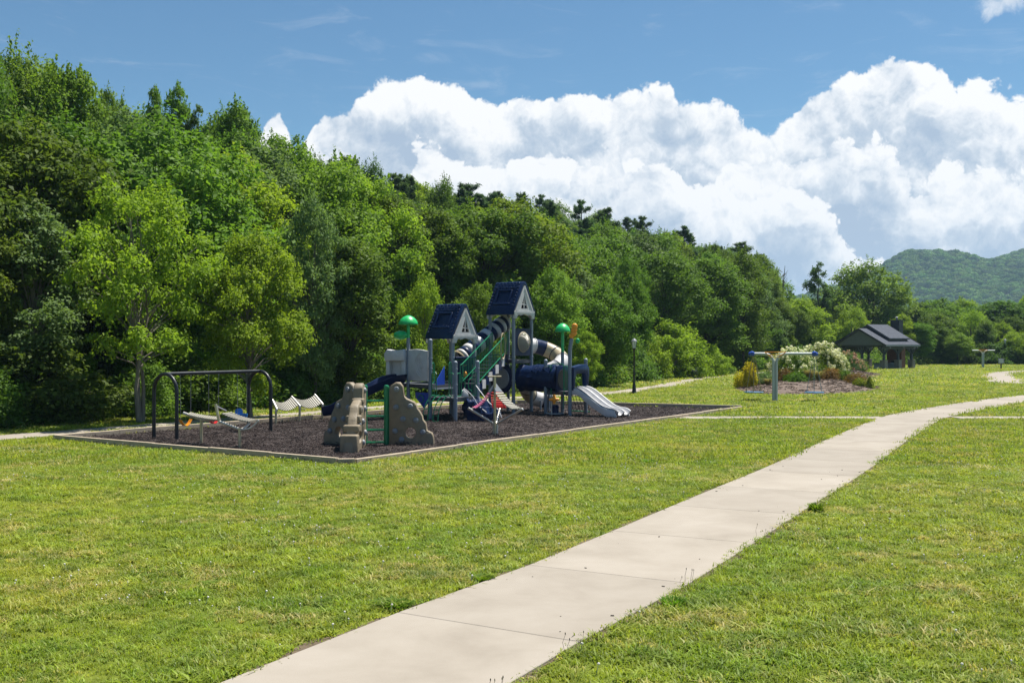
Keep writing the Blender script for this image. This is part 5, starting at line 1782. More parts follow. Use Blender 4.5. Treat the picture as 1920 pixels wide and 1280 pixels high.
# orange turning wheel and drum under the deck
wc = on(1039, 748.5, 49.9)
q_ = MB()
for a_ in range(4):
    t = a_ * math.pi / 2
    q_.tube([wc, wc + V((math.cos(t) * .14, 0, math.sin(t) * .14)), wc + V((math.cos(t) * .24, 0, math.sin(t) * .22))], [.085, .075, .055], 10)
q_.ball(wc, (.13, .09, .13), 12, 8)
q_.build('turning_wheel', M['orange'], play)
MB().tube([V((wc.x - .12, wc.y + .05, -.05)), V((wc.x - .12, wc.y + .05, 1.0))], .028, 8).build('wheel_post', M['steel'], play)
MB().lathe([(.20, .0), (.23, .05), (.18, .25), (.20, .42), (.14, .50), (.02, .52)], (wc.x + .05, wc.y + .35, .02), 16).build('drum', M['navy'], play)
MB().tube([V((wc.x + .05 + .40 * math.cos(t), wc.y + .35 + .40 * math.sin(t), .12)) for t in np.linspace(0, 6.283, 20)[:-1]], .02, 6, close=True).build('foot_ring', M['grey_plastic'], play)
# ------------------------------------------------------------------ rock climber with a green ladder
GZ0 = .03
rock = thing('rock_climber', 'tan moulded rock climber of three holed panels joined by a green ladder', 'climber', (-4.7, 35.6, 0))
PROF = [(0, -.05), (0, 1.88), (.07, 2.0), (.22, 2.10), (.36, 2.10), (.45, 1.98), (.485, 1.66), (.585, 1.56), (.85, 1.44), (.92, 1.35), (.945, 1.24), (1.03, 1.13), (1.12, .97), (1.145, .84), (1.24, .73), (1.28, .48), (1.45, .40), (1.50, .26), (1.515, -.05)]
HOLE = (.72, .40, .18)


def rock_panel(o_, d, thick, w=1.0, hole=True, seed=0):
    """moulded panel with a stepped outline and a round crawl hole through it"""
    d = V(d).normalized()
    n_ = d.cross(UP)
    bm_ = bmesh.new()
    m_ = 24
    outline = []
    # resample the outline evenly so that the ring round the hole can be bridged
    seg_ = [0]
    for a, b in zip(PROF, PROF[1:] + PROF[:1]):
        seg_.append(seg_[-1] + math.hypot(b[0] - a[0], b[1] - a[1]))
    P2_ = PROF + PROF[:1]
    hx, hy, hr = HOLE
    outl = []
    for a_, b_ in zip(PROF, PROF[1:] + PROF[:1]):
        ks_ = max(1, int(math.hypot(b_[0] - a_[0], b_[1] - a_[1]) / .07))
        outl += [(a_[0] + (b_[0] - a_[0]) * t_ / ks_, a_[1] + (b_[1] - a_[1]) * t_ / ks_) for t_ in range(ks_)]
    mt_ = MB()
    # front and back skins as a fan of quads between outline and hole
    k_ = len(outl)
    ang = [math.atan2(p[1] - hy, p[0] - hx) for p in outl]
    rings = []
    rg = random.Random(seed)
    for zz, ins in ((-thick / 2, .045), (-thick / 2 + .02, .014), (-thick / 2 + .05, 0), (thick / 2 - .05, 0), (thick / 2 - .02, .014), (thick / 2, .045)):
        rings.append([o_ + d * (p[0] + (hx - p[0]) * ins / 1.0) * w + UP * (p[1] + (hy - p[1]) * ins * (1 if p[1] > 0 else 0)) + n_ * zz for p in outl])
    holes = [[o_ + d * (hx + hr * math.cos(a) * (1.12 if abs(zz) > thick * .45 else 1)) * w + UP * (hy + hr * math.sin(a) * (1.12 if abs(zz) > thick * .45 else 1)) + n_ * zz for a in ang] for zz in (-thick / 2, -thick / 2 + .04, thick / 2 - .04, thick / 2)]
    vs = [p for r_ in rings for p in r_] + [p for r_ in holes for p in r_]
    fs = []
    for r_ in range(5):
        for i in range(k_):
            j = (i + 1) % k_
            fs.append((r_ * k_ + i, r_ * k_ + j, (r_ + 1) * k_ + j, (r_ + 1) * k_ + i))
    hb_ = 6 * k_
    for r_ in range(3):
        for i in range(k_):
            j = (i + 1) % k_
            fs.append((hb_ + r_ * k_ + j, hb_ + r_ * k_ + i, hb_ + (r_ + 1) * k_ + i, hb_ + (r_ + 1) * k_ + j))
    for i in range(k_):
        j = (i + 1) % k_
        fs.append((j, i, hb_ + i, hb_ + j))
        fs.append((5 * k_ + i, 5 * k_ + j, hb_ + 3 * k_ + j, hb_ + 3 * k_ + i))
    pnl = MB().add(vs, fs).build('rock_panel', M['rock'], rock, angle=55)
    for hx_, hz_ in ((.255, 1.86), (.235, 1.26), (.72, 1.29), (.465, .865), (.915, .825), (.20, .465), (1.135, .43), (.42, .175)):
        for sd_ in (-1, 1):
            c_ = o_ + d * hx_ * w + UP * hz_ + n_ * sd_ * (thick / 2 - .01)
            mb_ = MB().lathe([(.10, 0), (.10, .03), (.085, .065), (.05, .08), (.01, .082)], c_, 10, n_ * sd_)
            mb_.lathe([(.022, .05), (.022, .10), (.01, .105)], c_ + d * .035, 6, n_ * sd_)
            mb_.lathe([(.022, .05), (.022, .10), (.01, .105)], c_ - d * .035, 6, n_ * sd_)
            mb_.build('handhold', M['hold'], pnl)
    return pnl


rock_panel(V((-4.13, 36.0, GZ0)), (.995, -.04, 0), .26, 1.0, seed=1)
rock_panel(V((-5.22, 35.75, GZ0)), (-.70, .55, 0), .26, 1.0, seed=2)
# the panel that points at the walk: broad stepped treads down its edge
o3, d3 = V((-5.00, 35.55, GZ0)), V((-.035, -1, 0)).normalized()
n3 = d3.cross(UP)
pn = rock_panel(o3, d3, .30, 1.62, seed=3)
for i, (s_, z0_, z1_) in enumerate(((.55, 1.44, 1.62), (.98, 1.16, 1.40), (1.32, .88, 1.12), (1.66, .60, .84), (2.02, -.03, .56))):
    MB().prism([(-.30, 0), (.30, 0), (.30, .36 if i < 4 else .5), (-.30, .36 if i < 4 else .5)], o3 + d3 * s_ + UP * (z0_ if i < 4 else -.05), n3, d3, .02, 0)
    mb_ = MB()
    w_ = .38 + .045 * i
    mb_.box(o3 + d3 * (s_ + .17) + UP * ((z0_ + z1_) / 2), (w_, .40, z1_ - z0_), n3, d3, UP)
    mb_.build('rock_step', M['rock'], pn, bevel=.05, angle=60)
G1 = V((-4.24, 36.0, 0)); G2 = V((-4.97, 36.05, 0))
for p in (G1, G2):
    MB().lathe([(.085, -.05), (.085, 1.96), (.088, 1.985), (.07, 2.02), (.01, 2.035)], p, 16).build('ladder_post', M['green_post' if p is G1 else 'green_post'], rock)
MB().box(G1 + V((.10, .0, 1.0)), (.06, .05, 1.9)).build('post_flange', M['green_post'], rock)
for z in (.10, .52, .98, 1.50):
    dd = (G2 - G1).normalized(); nn = dd.cross(UP)
    MB().tube([G1 + dd * .06 + UP * z + nn * .16, G2 - dd * .06 + UP * z + nn * .16, G2 - dd * .04 + UP * z - nn * .16, G1 + dd * .04 + UP * z - nn * .16], .026, 6, close=True).build('rung', M['green'], rock)

# ------------------------------------------------------------------ black arch swing with three seats
sw0, sw1, sw2, sw3 = at(290, 822), at(330, 826), at(506, 810), at(468, 805)
ca = (sw0 + sw1) / 2; cb = (sw3 + sw2) / 2
axis = (cb - ca); axis.z = 0
sl = axis.length; axis.normalize()
side = V((-axis.y, axis.x, 0))
side = side if side.dot(sw0 - sw1) > 0 else -side
half = .62
htop = 2.34
swing = thing('arch_swing', 'black steel double arch swing frame at the left end of the yard', 'swing set', tuple(ca))
for c_ in (ca, cb):
    pts = [c_ + side * half + UP * -.1, c_ + side * half + UP * (htop - .62)]
    pts += [c_ + side * half * math.cos(t) + UP * (htop - .62 + .62 * math.sin(t)) for t in np.linspace(.15, math.pi - .15, 13)]
    pts += [c_ - side * half + UP * (htop - .62), c_ - side * half + UP * -.1]
    MB().tube(pts, .067, 14).build('arch', M['black_steel'], swing)
MB().tube([ca + UP * htop, cb + UP * htop], .067, 14).build('top_beam', M['black_steel'], swing)
LINK = MB().tube([V((.012 * math.cos(t), 0, .024 * math.sin(t))) for t in np.linspace(0, 6.283, 9)[:-1]], .0045, 4, close=True).mesh('chain_link', M['steel'])


def chain(root, p0, p1):
    """hanging chain: links joined into one part, too fine to pick apart"""
    p0, p1 = V(p0), V(p1)
    d_ = p1 - p0
    k_ = int(d_.length / .038)
    s_, u_ = frame_from(d_)
    dn = d_.normalized()
    q2 = MB()
    for i in range(k_):
        c_ = p0 + d_ * (i + .5) / k_
        a_ = s_ if i % 2 else u_
        q2.tube([c_ + a_ * .011 * math.cos(t) + dn * .025 * math.sin(t) for t in np.linspace(0, 6.283, 7)[:-1]], .0048, 3, close=True)
    tag(q2.build('chain', M['chain'], root, smooth=False), kind='stuff')


for i, (t, mt_, nm, kind_) in enumerate(((.20, 'orange', 'orange', 'belt'), (.49, 'red', 'red', 'belt'), (.80, 'swing_blue', 'blue', 'bucket'))):
    b_ = ca + axis * sl * t
    st = thing('%s_swing' % kind_, '%s %s swing seat hanging by two chains from the black arch frame' % (nm, 'curved belt' if kind_ == 'belt' else 'bucket'), 'swing', tuple(b_ + UP * .5), 'swings on the arch frame')
    wz = .24
    sz_ = .54 if kind_ == 'belt' else .62
    for s_ in (-1, 1):
        chain(st, b_ + axis * s_ * wz + UP * (htop - .06), b_ + axis * s_ * (wz - .01) + UP * (sz_ + .12))
        MB().tube([b_ + axis * s_ * wz + UP * (htop - .09), b_ + axis * s_ * wz + UP * (htop - .03)], .02, 6).build('hanger', M['steel'], st)
    if kind_ == 'belt':
        pts = [(x, sz_ + .13 - .22 * (1 - (x / .24) ** 2)) for x in np.linspace(-.24, .24, 11)]
        q_ = MB(); vs, fs = [], []
        for x, z in pts:
            for dy, dz in ((-.07, 0), (.07, 0), (.07, -.022), (-.07, -.022)):
                vs.append(b_ + axis * x + side * dy * 1.2 + UP * (z + dz))
        for j in range(10):
            for e in range(4):
                fs.append((j * 4 + e, (j + 1) * 4 + e, (j + 1) * 4 + (e + 1) % 4, j * 4 + (e + 1) % 4))
        fs += [(0, 1, 2, 3), (43, 42, 41, 40)]
        q_.add(vs, fs).build('seat', M[mt_], st, angle=50)
    else:
        q_ = MB().lathe([(.05, -.16), (.17, -.14), (.21, -.02), (.22, .10), (.20, .10), (.185, .0), (.14, -.11), (.02, -.12)], b_ + UP * (sz_), 16)
        q_.build('seat', M[mt_], st, angle=50)
        q_ = MB().prism([(-.17, 0), (.17, 0), (.19, .24), (.10, .32), (-.10, .32), (-.19, .24)], b_ + UP * (sz_ - .02) + side * .18, axis, UP, .045, .015)
        q_.build('seat_back', M[mt_], st, angle=50)

# ------------------------------------------------------------------ slatted belt climbers of bent steel tube
SLAT = {}


def slat_mesh(mt_):
    if mt_ not in SLAT:
        SLAT[mt_] = MB().box((0, 0, 0), (1, 1, 1)).mesh('slat', M[mt_], smooth=False)
    return SLAT[mt_]


def belt(root, pa0, pa1, pb0, pb1, n_, sag, mt_, gap=.50, th=.035, name='slat'):
    """slats strung between edge a (pa0-pa1) and edge b (pb0-pb1), sagging between"""
    c0, c1 = [], []
    for i in range(n_ + 1):
        t = i / n_
        z = -sag * 4 * t * (1 - t)
        c0.append(pa0.lerp(pb0, t) + UP * z); c1.append(pa1.lerp(pb1, t) + UP * z)
    for i in range(n_):
        a = (c0[i] + c1[i] + c0[i + 1] + c1[i + 1]) / 4
        x_ = ((c1[i] + c1[i + 1]) - (c0[i] + c0[i + 1])) / 2
        y_ = ((c0[i + 1] + c1[i + 1]) - (c0[i] + c1[i])) / 2
        L_, w_ = x_.length, y_.length
        x_.normalize(); y_ = (y_ - x_ * y_.dot(x_)).normalized(); z_ = x_.cross(y_)
        piece(name, slat_mesh(mt_), root, a, (x_, y_, z_), (L_, w_ * gap, th))
    for c in (c0, c1):
        off = (c1[0] - c0[0]) * (.12 if c is c0 else -.12)
        MB().tube([p + off - UP * .025 for p in c], .010, 5).build('cable', M['black_rope'], root)


# the three belt climber in front of the towers
sp_o = at(929, 816)
spin = thing('belt_climber', 'steel three armed belt climber with pink, red and pale slat ramps', 'climber', tuple(sp_o))
cx = V((sp_o.x, sp_o.y, 0))
for a_, al in ((R(196), 1.02), (R(80), 1.0), (R(-36), 1.22)):
    dr = V((math.cos(a_), math.sin(a_), 0))
    MB().tube(smooth_path([cx + dr * .07 + UP * -.1, cx + dr * .07 + UP * .38, cx + dr * .12 + UP * .46, cx + dr * .55 * al + UP * .74, cx + dr * al + UP * 1.02], 4), .048, 10).build('arm', M['steel'], spin)
    MB().lathe([(.05, -.03), (.05, .03), (.02, .04)], cx + dr * al + UP * 1.02, 10, dr + UP * .6).build('arm_cap', M['steel'], spin)
MB().tube([cx + V((-.02, -.10, -.1)), cx + V((-.03, -.10, 2.20))], .05, 12).build('mast', M['gold_steel'], spin)
MB().tube([cx + V((-.28, -.10, 2.20)), cx + V((.22, -.10, 2.20))], .032, 10).build('cross_handle', M['gold_steel'], spin)
hub = cx + V((-.02, .02, 1.98))
for a_, hw_, mt_, r_in, r_out, zt, zb, nsl in ((R(196), .26, 'pink', .22, .84, 1.60, 1.04, 10), (R(80), .27, 'red', .16, .80, 1.62, .98, 9), (R(-36), .30, 'slat', .14, .98, 1.62, 1.03, 10)):
    dr = V((math.cos(a_), math.sin(a_), 0)); tg = V((-dr.y, dr.x, 0))
    skew = V((0, -.18, 0)) if mt_ != 'red' else V((.06, 0, 0))
    pa0, pa1 = cx + dr * r_in - tg * hw_ * .8 + UP * zt, cx + dr * r_in + tg * hw_ * .8 + UP * zt
    pb0, pb1 = cx + dr * r_out - tg * hw_ + UP * zb, cx + dr * r_out + tg * hw_ + UP * zb
    belt(spin, pa0, pa1, pb0, pb1, nsl, .10, mt_, .56, .035, '%s_slat' % {'slat': 'pale'}.get(mt_, mt_))
    MB().prism([(-hw_ * .8, 0), (hw_ * .8, 0), (.03, .34), (-.03, .34)], cx + dr * r_in + UP * (zt + .01), tg, (hub - (cx + dr * r_in + UP * zt)).normalized(), .02).build('hanger_plate', M['hold'], spin, smooth=False)
    MB().tube([pb0.lerp(pb1, .5), cx + dr * 1.0 + UP * 1.01], .014, 6).build('tie_rod', M['steel'], spin)

# low balance climber by the front left timber edge
p1, p2 = at(377.5, 832), at(449.5, 840)
bal = thing('balance_climber', 'low steel balance climber with two pale slat belts near the left timber edge', 'climber', tuple(p2))
MB().tube([p1 + UP * -.1, p1 + UP * .86], .055, 12).build('upright', M['gold_steel'], bal)
MB().tube([p2 + UP * -.1, p2 + UP * .66], .055, 12).build('upright', M['gold_steel'], bal)
tp0, tp1 = on(411, 790, 35.2), on(404, 757, 35.2)
MB().tube([tp0 - UP * .0, tp1], .05, 12).build('tall_upright', M['gold_steel'], bal)
e1 = on(344, 774, 36.6)
MB().tube(smooth_path([p2 + UP * .62, p2.lerp(tp0, .5) + UP * (.62 * .5 + .0) + UP * 0, tp0], 4) if False else [p2 + UP * .62, tp0], .05, 10).build('arm', M['steel'], bal)
r0, r1 = on(483, 788, 34.9), on(467, 790.5, 35.6)
for e in (r0, r1):
    MB().tube(smooth_path([p2 + UP * .60, p2.lerp(V((e.x, e.y, 0)), .6) + UP * .66, e - UP * .05, e + UP * .02], 4), .042, 10).build('arm', M['steel'], bal)
MB().tube([p1 + UP * .82, on(412, 786, 35.8)], .05, 10).build('arm', M['steel'], bal)
MB().tube([p1 + UP * .84, e1], .05, 10).build('arm', M['steel'], bal)
MB().tube([tp1 - UP * .06, on(424, 770, 35.6)], .03, 8).build('arm', M['steel'], bal)
belt(bal, on(415, 775, 35.0), on(433, 772.5, 35.9), on(467, 790, 34.8), on(484, 786.5, 35.7), 11, .05, 'slat', .50, .04, 'pale_slat')
belt(bal, on(350, 777, 36.2), on(357, 773, 37.0), on(408, 787, 35.4), on(411, 781.5, 36.1), 14, .03, 'slat', .50, .04, 'pale_slat')

# slatted hammock bridge behind the swings
ham = thing('hammock_bridge', 'bent steel frame carrying two sagging hammocks of pale slats behind the swings', 'climber', tuple(at(562, 792)))
arms = []
for (bx, by, kx, ky, tx, ty) in ((517.5, 796.5, 519, 767, 510.5, 749.5), (562, 792, 562, 761, 546.5, 743.5), (604.3, 787, 605, 758, 590, 740)):
    f_ = at(bx, by); Yd = f_.y
    k1 = on(kx, ky, Yd); tpp = on(tx, ty, Yd + .42)
    MB().tube([f_ + UP * -.1, f_ + UP * (k1.z * .9)], .052, 10).build('upright', M['gold_steel'], ham)
    MB().tube(smooth_path([f_ + UP * (k1.z * .88), k1 - UP * .02, k1.lerp(tpp, .12), tpp], 5), .056, 10).build('arm', M['steel'], ham)
    arms.append((k1.lerp(tpp, .10), k1.lerp(tpp, .95)))
    MB().tube([f_ + V((.1, -.1, k1.z * .82)), f_ + V((.28, -.12, k1.z * .82))], .016, 6).build('bolt', M['steel'], ham)
for i in (0, 1):
    a, b = arms[i], arms[i + 1]
    belt(ham, a[0].lerp(b[0], .04), a[1].lerp(b[1], .04), a[0].lerp(b[0], .96), a[1].lerp(b[1], .96), 12, .17, 'slat', .50, .035, 'pale_slat')

# ------------------------------------------------------------------ street lamps, bench, sign
def street_lamp(p, h, label):
    lm = thing('street_lamp', label, 'street lamp', tuple(p), 'street lamps along the paths')
    MB().lathe([(.17, -.05), (.17, .12), (.14, .18), (.11, .55), (.075, .75), (.06, .9), (.055, h - .85), (.07, h - .82), (.07, h - .78)], p, 14).build('post', M['lamp_black'], lm, angle=50)
    MB().lathe([(.07, h - .78), (.13, h - .70), (.10, h - .66)], p, 12).build('collar', M['lamp_black'], lm)
    MB().lathe([(.105, h - .66), (.165, h - .22)], p, 8).build('lantern_glass', M['frosted'], lm, smooth=False)
    for i in range(8):
        t = 2 * math.pi * i / 8
        u_ = V((math.cos(t), math.sin(t), 0))
        MB().tube([p + u_ * .110 + UP * (h - .66), p + u_ * .170 + UP * (h - .22)], .009, 4).build('lantern_bar', M['lamp_black'], lm)
    MB().lathe([(.21, h - .22), (.20, h - .19), (.11, h - .08), (.04, h - .04), (.03, h), (.005, h + .03)], p, 12).build('lantern_roof', M['hold'], lm)
    return lm


street_lamp(at(1189, 738.5), 3.72, 'black street lamp standing between the play structure and the flower bed')
street_lamp(at(1884.5, 684), 3.9, 'small distant street lamp beside the sign post at the far right')

bp_ = at(1308, 708)
bench = thing('park_bench', 'small dark park bench beside the back path in front of light shrubs', 'bench', tuple(bp_))
bd = V((.50, .87, 0)); bn = V((.87, -.50, 0))
for i in range(4):
    c_ = bp_ + bn * (-.2 + .13 * i) + UP * .46
    MB().box(c_, (1.7, .10, .035), bd, bn, UP).build('seat_slat', M['hold'], bench)
for i in range(3):
    c_ = bp_ + bn * (-.30 - .03 * i) + UP * (.62 + .14 * i)
    MB().box(c_, (1.7, .03, .10), bd, bn, UP).build('back_slat', M['hold'], bench)
for s_ in (-.7, .7):
    o_ = bp_ + bd * s_
    MB().tube([o_ + bn * .2 + UP * -.02, o_ + bn * .2 + UP * .44, o_ - bn * .24 + UP * .44], .028, 6).build('leg', M['lamp_black'], bench)
    MB().tube([o_ - bn * .22 + UP * -.02, o_ - bn * .24 + UP * .44, o_ - bn * .38 + UP * .98], .028, 6).build('leg', M['lamp_black'], bench)

sg = at(1877, 694)
sign = thing('sign_post', 'small pale box sign on a dark post beside the curved far path', 'sign', tuple(sg))
MB().box(sg + UP * .42, (.13, .13, .90)).build('post', M['lamp_black'], sign)
MB().box(sg + UP * 1.12 + V((0, -.02, 0)), (.72, .12, .58)).build('sign_board', M['hold'], sign, bevel=.02)
MB().box(sg + UP * 1.12 + V((-.02, -.085, 0)), (.56, .012, .46)).build('sign_sheet', M['tee'], sign)

# ------------------------------------------------------------------ tee swings: two arms, blue hubs, disc seats on ropes
def tee_swing(p, h, dirn, lab, left=1.32, right=2.25, hubs=True):
    t_ = thing('tee_swing', lab, 'swing', tuple(p), 'tee swings on the lawn')
    dirn = V(dirn).normalized()
    n_ = V((-dirn.y, dirn.x, 0))
    for s_, ln in ((-1, left), (1, right)):
        d_ = dirn * s_
        MB().tube(smooth_path([p + d_ * .085 + UP * -.1, p + d_ * .085 + UP * (h - .62), p + d_ * .12 + UP * (h - .36), p + d_ * .28 + UP * (h - .12), p + d_ * .52 + UP * (h - .02), p + d_ * .75 + UP * h, p + d_ * ln + UP * h], 5), .083, 12).build('bent_tube', M['tee'], t_)
    MB().box(p + UP * (h * .40), (.02, .10, h * .8), dirn, n_, UP).build('weld_plate', M['hold'], t_)
    for dz, dl in ((.10, .62), (-.06, .40), (-.20, .24)):
        MB().tube([p - dirn * dl + UP * (h + dz) - n_ * .09, p + dirn * dl + UP * (h + dz) - n_ * .09], .022, 6).build('brace_bar', M['orange' if dz > 0 else 'yellow'], t_)
    for s_ in (-1, 1):
        MB().tube([p + dirn * s_ * .60 + UP * (h + .10) - n_ * .09, p + dirn * s_ * .22 + UP * (h - .20) - n_ * .09], .024, 6).build('brace_bar', M['orange'], t_)
    if hubs:
        for s_, ln in ((-1, left), (1, right)):
            c_ = p + dirn * s_ * ln + UP * h
            hb_ = MB().lathe([(.02, -.21), (.11, -.19), (.155, -.08), (.155, .08), (.11, .19), (.02, .21)], c_, 14, n_).build('hub', M['hub_blue'], t_)
            MB().ball(c_ + dirn * s_ * .10 + UP * -.02, (.13, .13, .13), 10, 8).build('hub_cap', M['hub_blue'], hb_)
    return t_


tp_ = at(1453, 752)
tee_swing(tp_, 2.78, (1, -.10, 0), 'nearer pale grey tee swing with blue hubs beside the flower bed')
tee_swing(at(1843, 690), 2.32, (1, .05, 0), 'farther small tee swing out on the field left of the sign post', 1.45, 1.6, hubs=False)
for s_, ln, lab in ((-1, 1.22, 'blue disc swing hanging on tan ropes left of the nearer tee post'), (1, 2.25, 'blue disc swing hanging on thin ropes right of the nearer tee post')):
    c_ = tp_ + V((1, -.10, 0)).normalized() * s_ * ln
    zt_, zb_ = 2.62, .52
    ds = thing('disc_swing', lab, 'swing seat', tuple(c_ + UP * zb_), 'disc swings')
    MB().lathe([(.52, -.03), (.56, -.01), (.56, .02), (.52, .04), (.47, .03), (.46, -.01)], c_ + UP * zb_, 22).build('disc', M['disc_blue'], ds, angle=50)
    MB().lathe([(.01, .02), (.43, .01), (.43, -.02), (.01, -.02)], c_ + UP * zb_, 18).build('disc_mat', M['disc_blue'], ds)
    for i in range(6):
        t = 2 * math.pi * i / 6 + .3
        MB().tube([c_ + V((math.cos(t) * .07, math.sin(t) * .07, zt_)), c_ + V((math.cos(t) * .50, math.sin(t) * .50, zb_ + .03))], .022 if s_ < 0 else .010, 5).build('rope', M['rope' if s_ < 0 else 'hold'], ds)

# ------------------------------------------------------------------ picnic pavilion
pv0 = V((46.0, 131.2, 0))                       # near corner of its roof, on the lawn
gd = V((-.62, .78, 0)).normalized()             # along the gable front
rd_ = V((.78, .62, 0)).normalized()             # along the ridge
pav = thing('pavilion', 'open picnic pavilion with stepped dark shingle roof, stone piers and brick chimney', 'pavilion', (pv0.x, pv0.y, 0))
S_ = 7.7
EV, AP = 3.10, 5.15


def pp(a, b, z):
    return pv0 + gd * a + rd_ * b + UP * z


def slope_slab(q_, a0, a1, z0, z1, b0, b1, th=.16):
    """one roof slope from its eave (a0, z0) to its ridge (a1, z1)"""
    vs = [pp(a0, b0, z0), pp(a0, b1, z0), pp(a1, b1, z1), pp(a1, b0, z1)]
    vs += [p - UP * th for p in vs]
    q_.add(vs, [(0, 1, 2, 3), (7, 6, 5, 4), (0, 4, 5, 1), (1, 5, 6, 2), (2, 6, 7, 3), (3, 7, 4, 0)])


for nm, a0, a1, z0, z1, b0, b1 in (('roof_slope', 0, S_ / 2, EV, AP, 0, S_), ('roof_slope', S_, S_ / 2, EV, AP, 0, S_)):
    q_ = MB(); slope_slab(q_, a0, a1, z0, z1, b0, b1)
    q_.build(nm, M['roof'], pav, smooth=False)
for a0, a1 in ((S_ * .09, S_ / 2), (S_ * .91, S_ / 2)):
    q_ = MB(); slope_slab(q_, a0, a1, EV + .09 * 2 * (AP - EV) + .44, AP + .52, S_ * .25, S_ * .84)
    q_.build('upper_roof_slope', M['roof'], pav, smooth=False)
    q_ = MB()
    sgn = 1 if a0 < S_ / 2 else -1
    w0 = a0 + sgn * .28
    for b_ in (S_ * .27, S_ * .82):
        z_ = lambda a: EV + (AP - EV) * (a if a < S_ / 2 else S_ - a) / (S_ / 2)
        vs = [pp(w0, b_, z_(w0) - .05), pp(S_ / 2, b_, z_(S_ / 2) - .05), pp(S_ / 2, b_, AP + .40), pp(w0, b_, z_(w0) + .44)]
        vs += [p + rd_ * .08 for p in vs]
        q_.add(vs, [(0, 1, 2, 3), (7, 6, 5, 4), (0, 4, 5, 1), (1, 5, 6, 2), (2, 6, 7, 3), (3, 7, 4, 0)])
    za = EV + (AP - EV) * (w0 if w0 < S_ / 2 else S_ - w0) / (S_ / 2)
    q_.bar(pp(w0, S_ * .27, za + .16), pp(w0, S_ * .82, za + .16), .06, .5)
    q_.build('clerestory_wall', M['fascia'], pav, smooth=False)
for b_ in (.30, S_ - .30):
    MB().prism([(.42, EV - .06), (S_ - .42, EV - .06), (S_ / 2, AP - .24)], pv0 + rd_ * b_, gd, UP, .12).build('gable_wall', M['siding'], pav, smooth=False)
for a0, a1 in ((0, S_ / 2), (S_, S_ / 2)):
    for b_ in (-.03, S_ + .03):
        MB().bar(pp(a0, b_, EV - .10), pp(a1, b_, AP - .10), .05, .24).build('rake_board', M['fascia'], pav, smooth=False)
for a_ in (-.03, S_ + .03):
    MB().bar(pp(a_, 0, EV - .12), pp(a_, S_, EV - .12), .05, .20).build('fascia_board', M['hold'], pav, smooth=False)
# beams, posts on stone piers, knee braces
IN = .75
for b_ in (IN, S_ / 2, S_ - IN):
    MB().bar(pp(IN, b_, EV - .16), pp(S_ - IN, b_, EV - .16), .20, .28).build('beam', M['beam'], pav, smooth=False)
for a_ in (IN, S_ - IN):
    MB().bar(pp(a_, .2, EV - .42), pp(a_, S_ - .2, EV - .42), .20, .26).build('beam', M['beam'], pav, smooth=False)
for a_ in (IN, S_ / 2, S_ - IN):
    for b_ in (IN, S_ / 2, S_ - IN):
        if a_ == S_ / 2 and b_ != IN:
            continue
        o_ = pp(a_, b_, 0)
        pier = MB().prism([(-.33, -.33), (.33, -.33), (.33, .33), (-.33, .33)], o_ + UP * .55, gd, rd_, 1.15).build('stone_pier', M['stone'], pav, smooth=False, bevel=.02)
        MB().box(o_ + UP * 1.155, (.76, .76, .09), gd, rd_, UP).build('pier_cap', M['stone'], pier, smooth=False)
        MB().box(o_ + UP * ((1.2 + EV - .3) / 2), (.24, .24, EV - .3 - 1.2), gd, rd_, UP).build('post', M['beam'], pav, smooth=False)
        for d_ in (gd, -gd, rd_, -rd_):
            e = o_ + d_ * .85
            rel = e - pv0
            if -.2 < rel.dot(gd) < S_ + .2 and -.2 < rel.dot(rd_) < S_ + .2:
                MB().bar(o_ + d_ * .08 + UP * 1.95, o_ + d_ * .85 + UP * (EV - .34), .12, .12, d_.cross(UP)).build('knee_brace', M['beam'], pav, smooth=False)
# hearth and chimney at the back, picnic tables inside
ch = pp(S_ * .42, S_ - .25, 0)
MB().box(ch + UP * 1.5, (2.1, .9, 3.0), gd, rd_, UP).build('hearth', M['brick'], pav, smooth=False)
MB().box(ch + UP * 4.5 + rd_ * .15, (1.25, .95, 3.4), gd, rd_, UP).build('chimney', M['fascia'], pav, smooth=False, bevel=.02)
MB().box(ch + UP * 6.24 + rd_ * .15, (1.40, 1.10, .10), gd, rd_, UP).build('chimney_cap', M['fascia'], pav, smooth=False)
MB().lathe([(.14, 0), (.14, .32), (.24, .34), (.02, .44)], ch + UP * 6.28 + rd_ * .15, 12).build('flue', M['hold'], pav)
MB().box(ch + UP * .6 - rd_ * .47, (.9, .03, .8), gd, rd_, UP).build('fire_opening', M['lamp_black'], pav, smooth=False)
for i, (a_, b_, lab) in enumerate(((2.3, 2.4, 'pale picnic table under the pavilion roof, nearer its right hand side'), (2.4, 5.2, 'pale picnic table under the pavilion roof, deeper inside near the hearth'))):
    tb_ = pp(a_, b_, 0)
    tt = thing('picnic_table', lab, 'table', tuple(tb_), 'picnic tables under the pavilion')
    MB().box(tb_ + UP * .75, (.75, 1.8, .06), gd, rd_, UP).build('table_top', M['hold'], tt, smooth=False)
    for s_ in (-1, 1):
        MB().box(tb_ + gd * s_ * .68 + UP * .45, (.28, 1.8, .05), gd, rd_, UP).build('bench_seat', M['hold'], tt, smooth=False)
        MB().box(tb_ + rd_ * s_ * .6 + UP * .37, (1.0, .08, .72), gd, rd_, UP).build('trestle', M['tee'], tt, smooth=False)
q_ = MB().prism([(-.6, -.6), (S_ + .6, -.6), (S_ + .6, S_ + .6), (-.6, S_ + .6)], pv0 + UP * -.0 + gd * 0, gd, rd_, .06)
MB().prism([(.2, .2), (S_ - .2, .2), (S_ - .2, S_ - .2), (.2, S_ - .2)], pv0 + UP * .02, gd, rd_, .08).build('floor_slab', M['concrete'], pav, smooth=False)

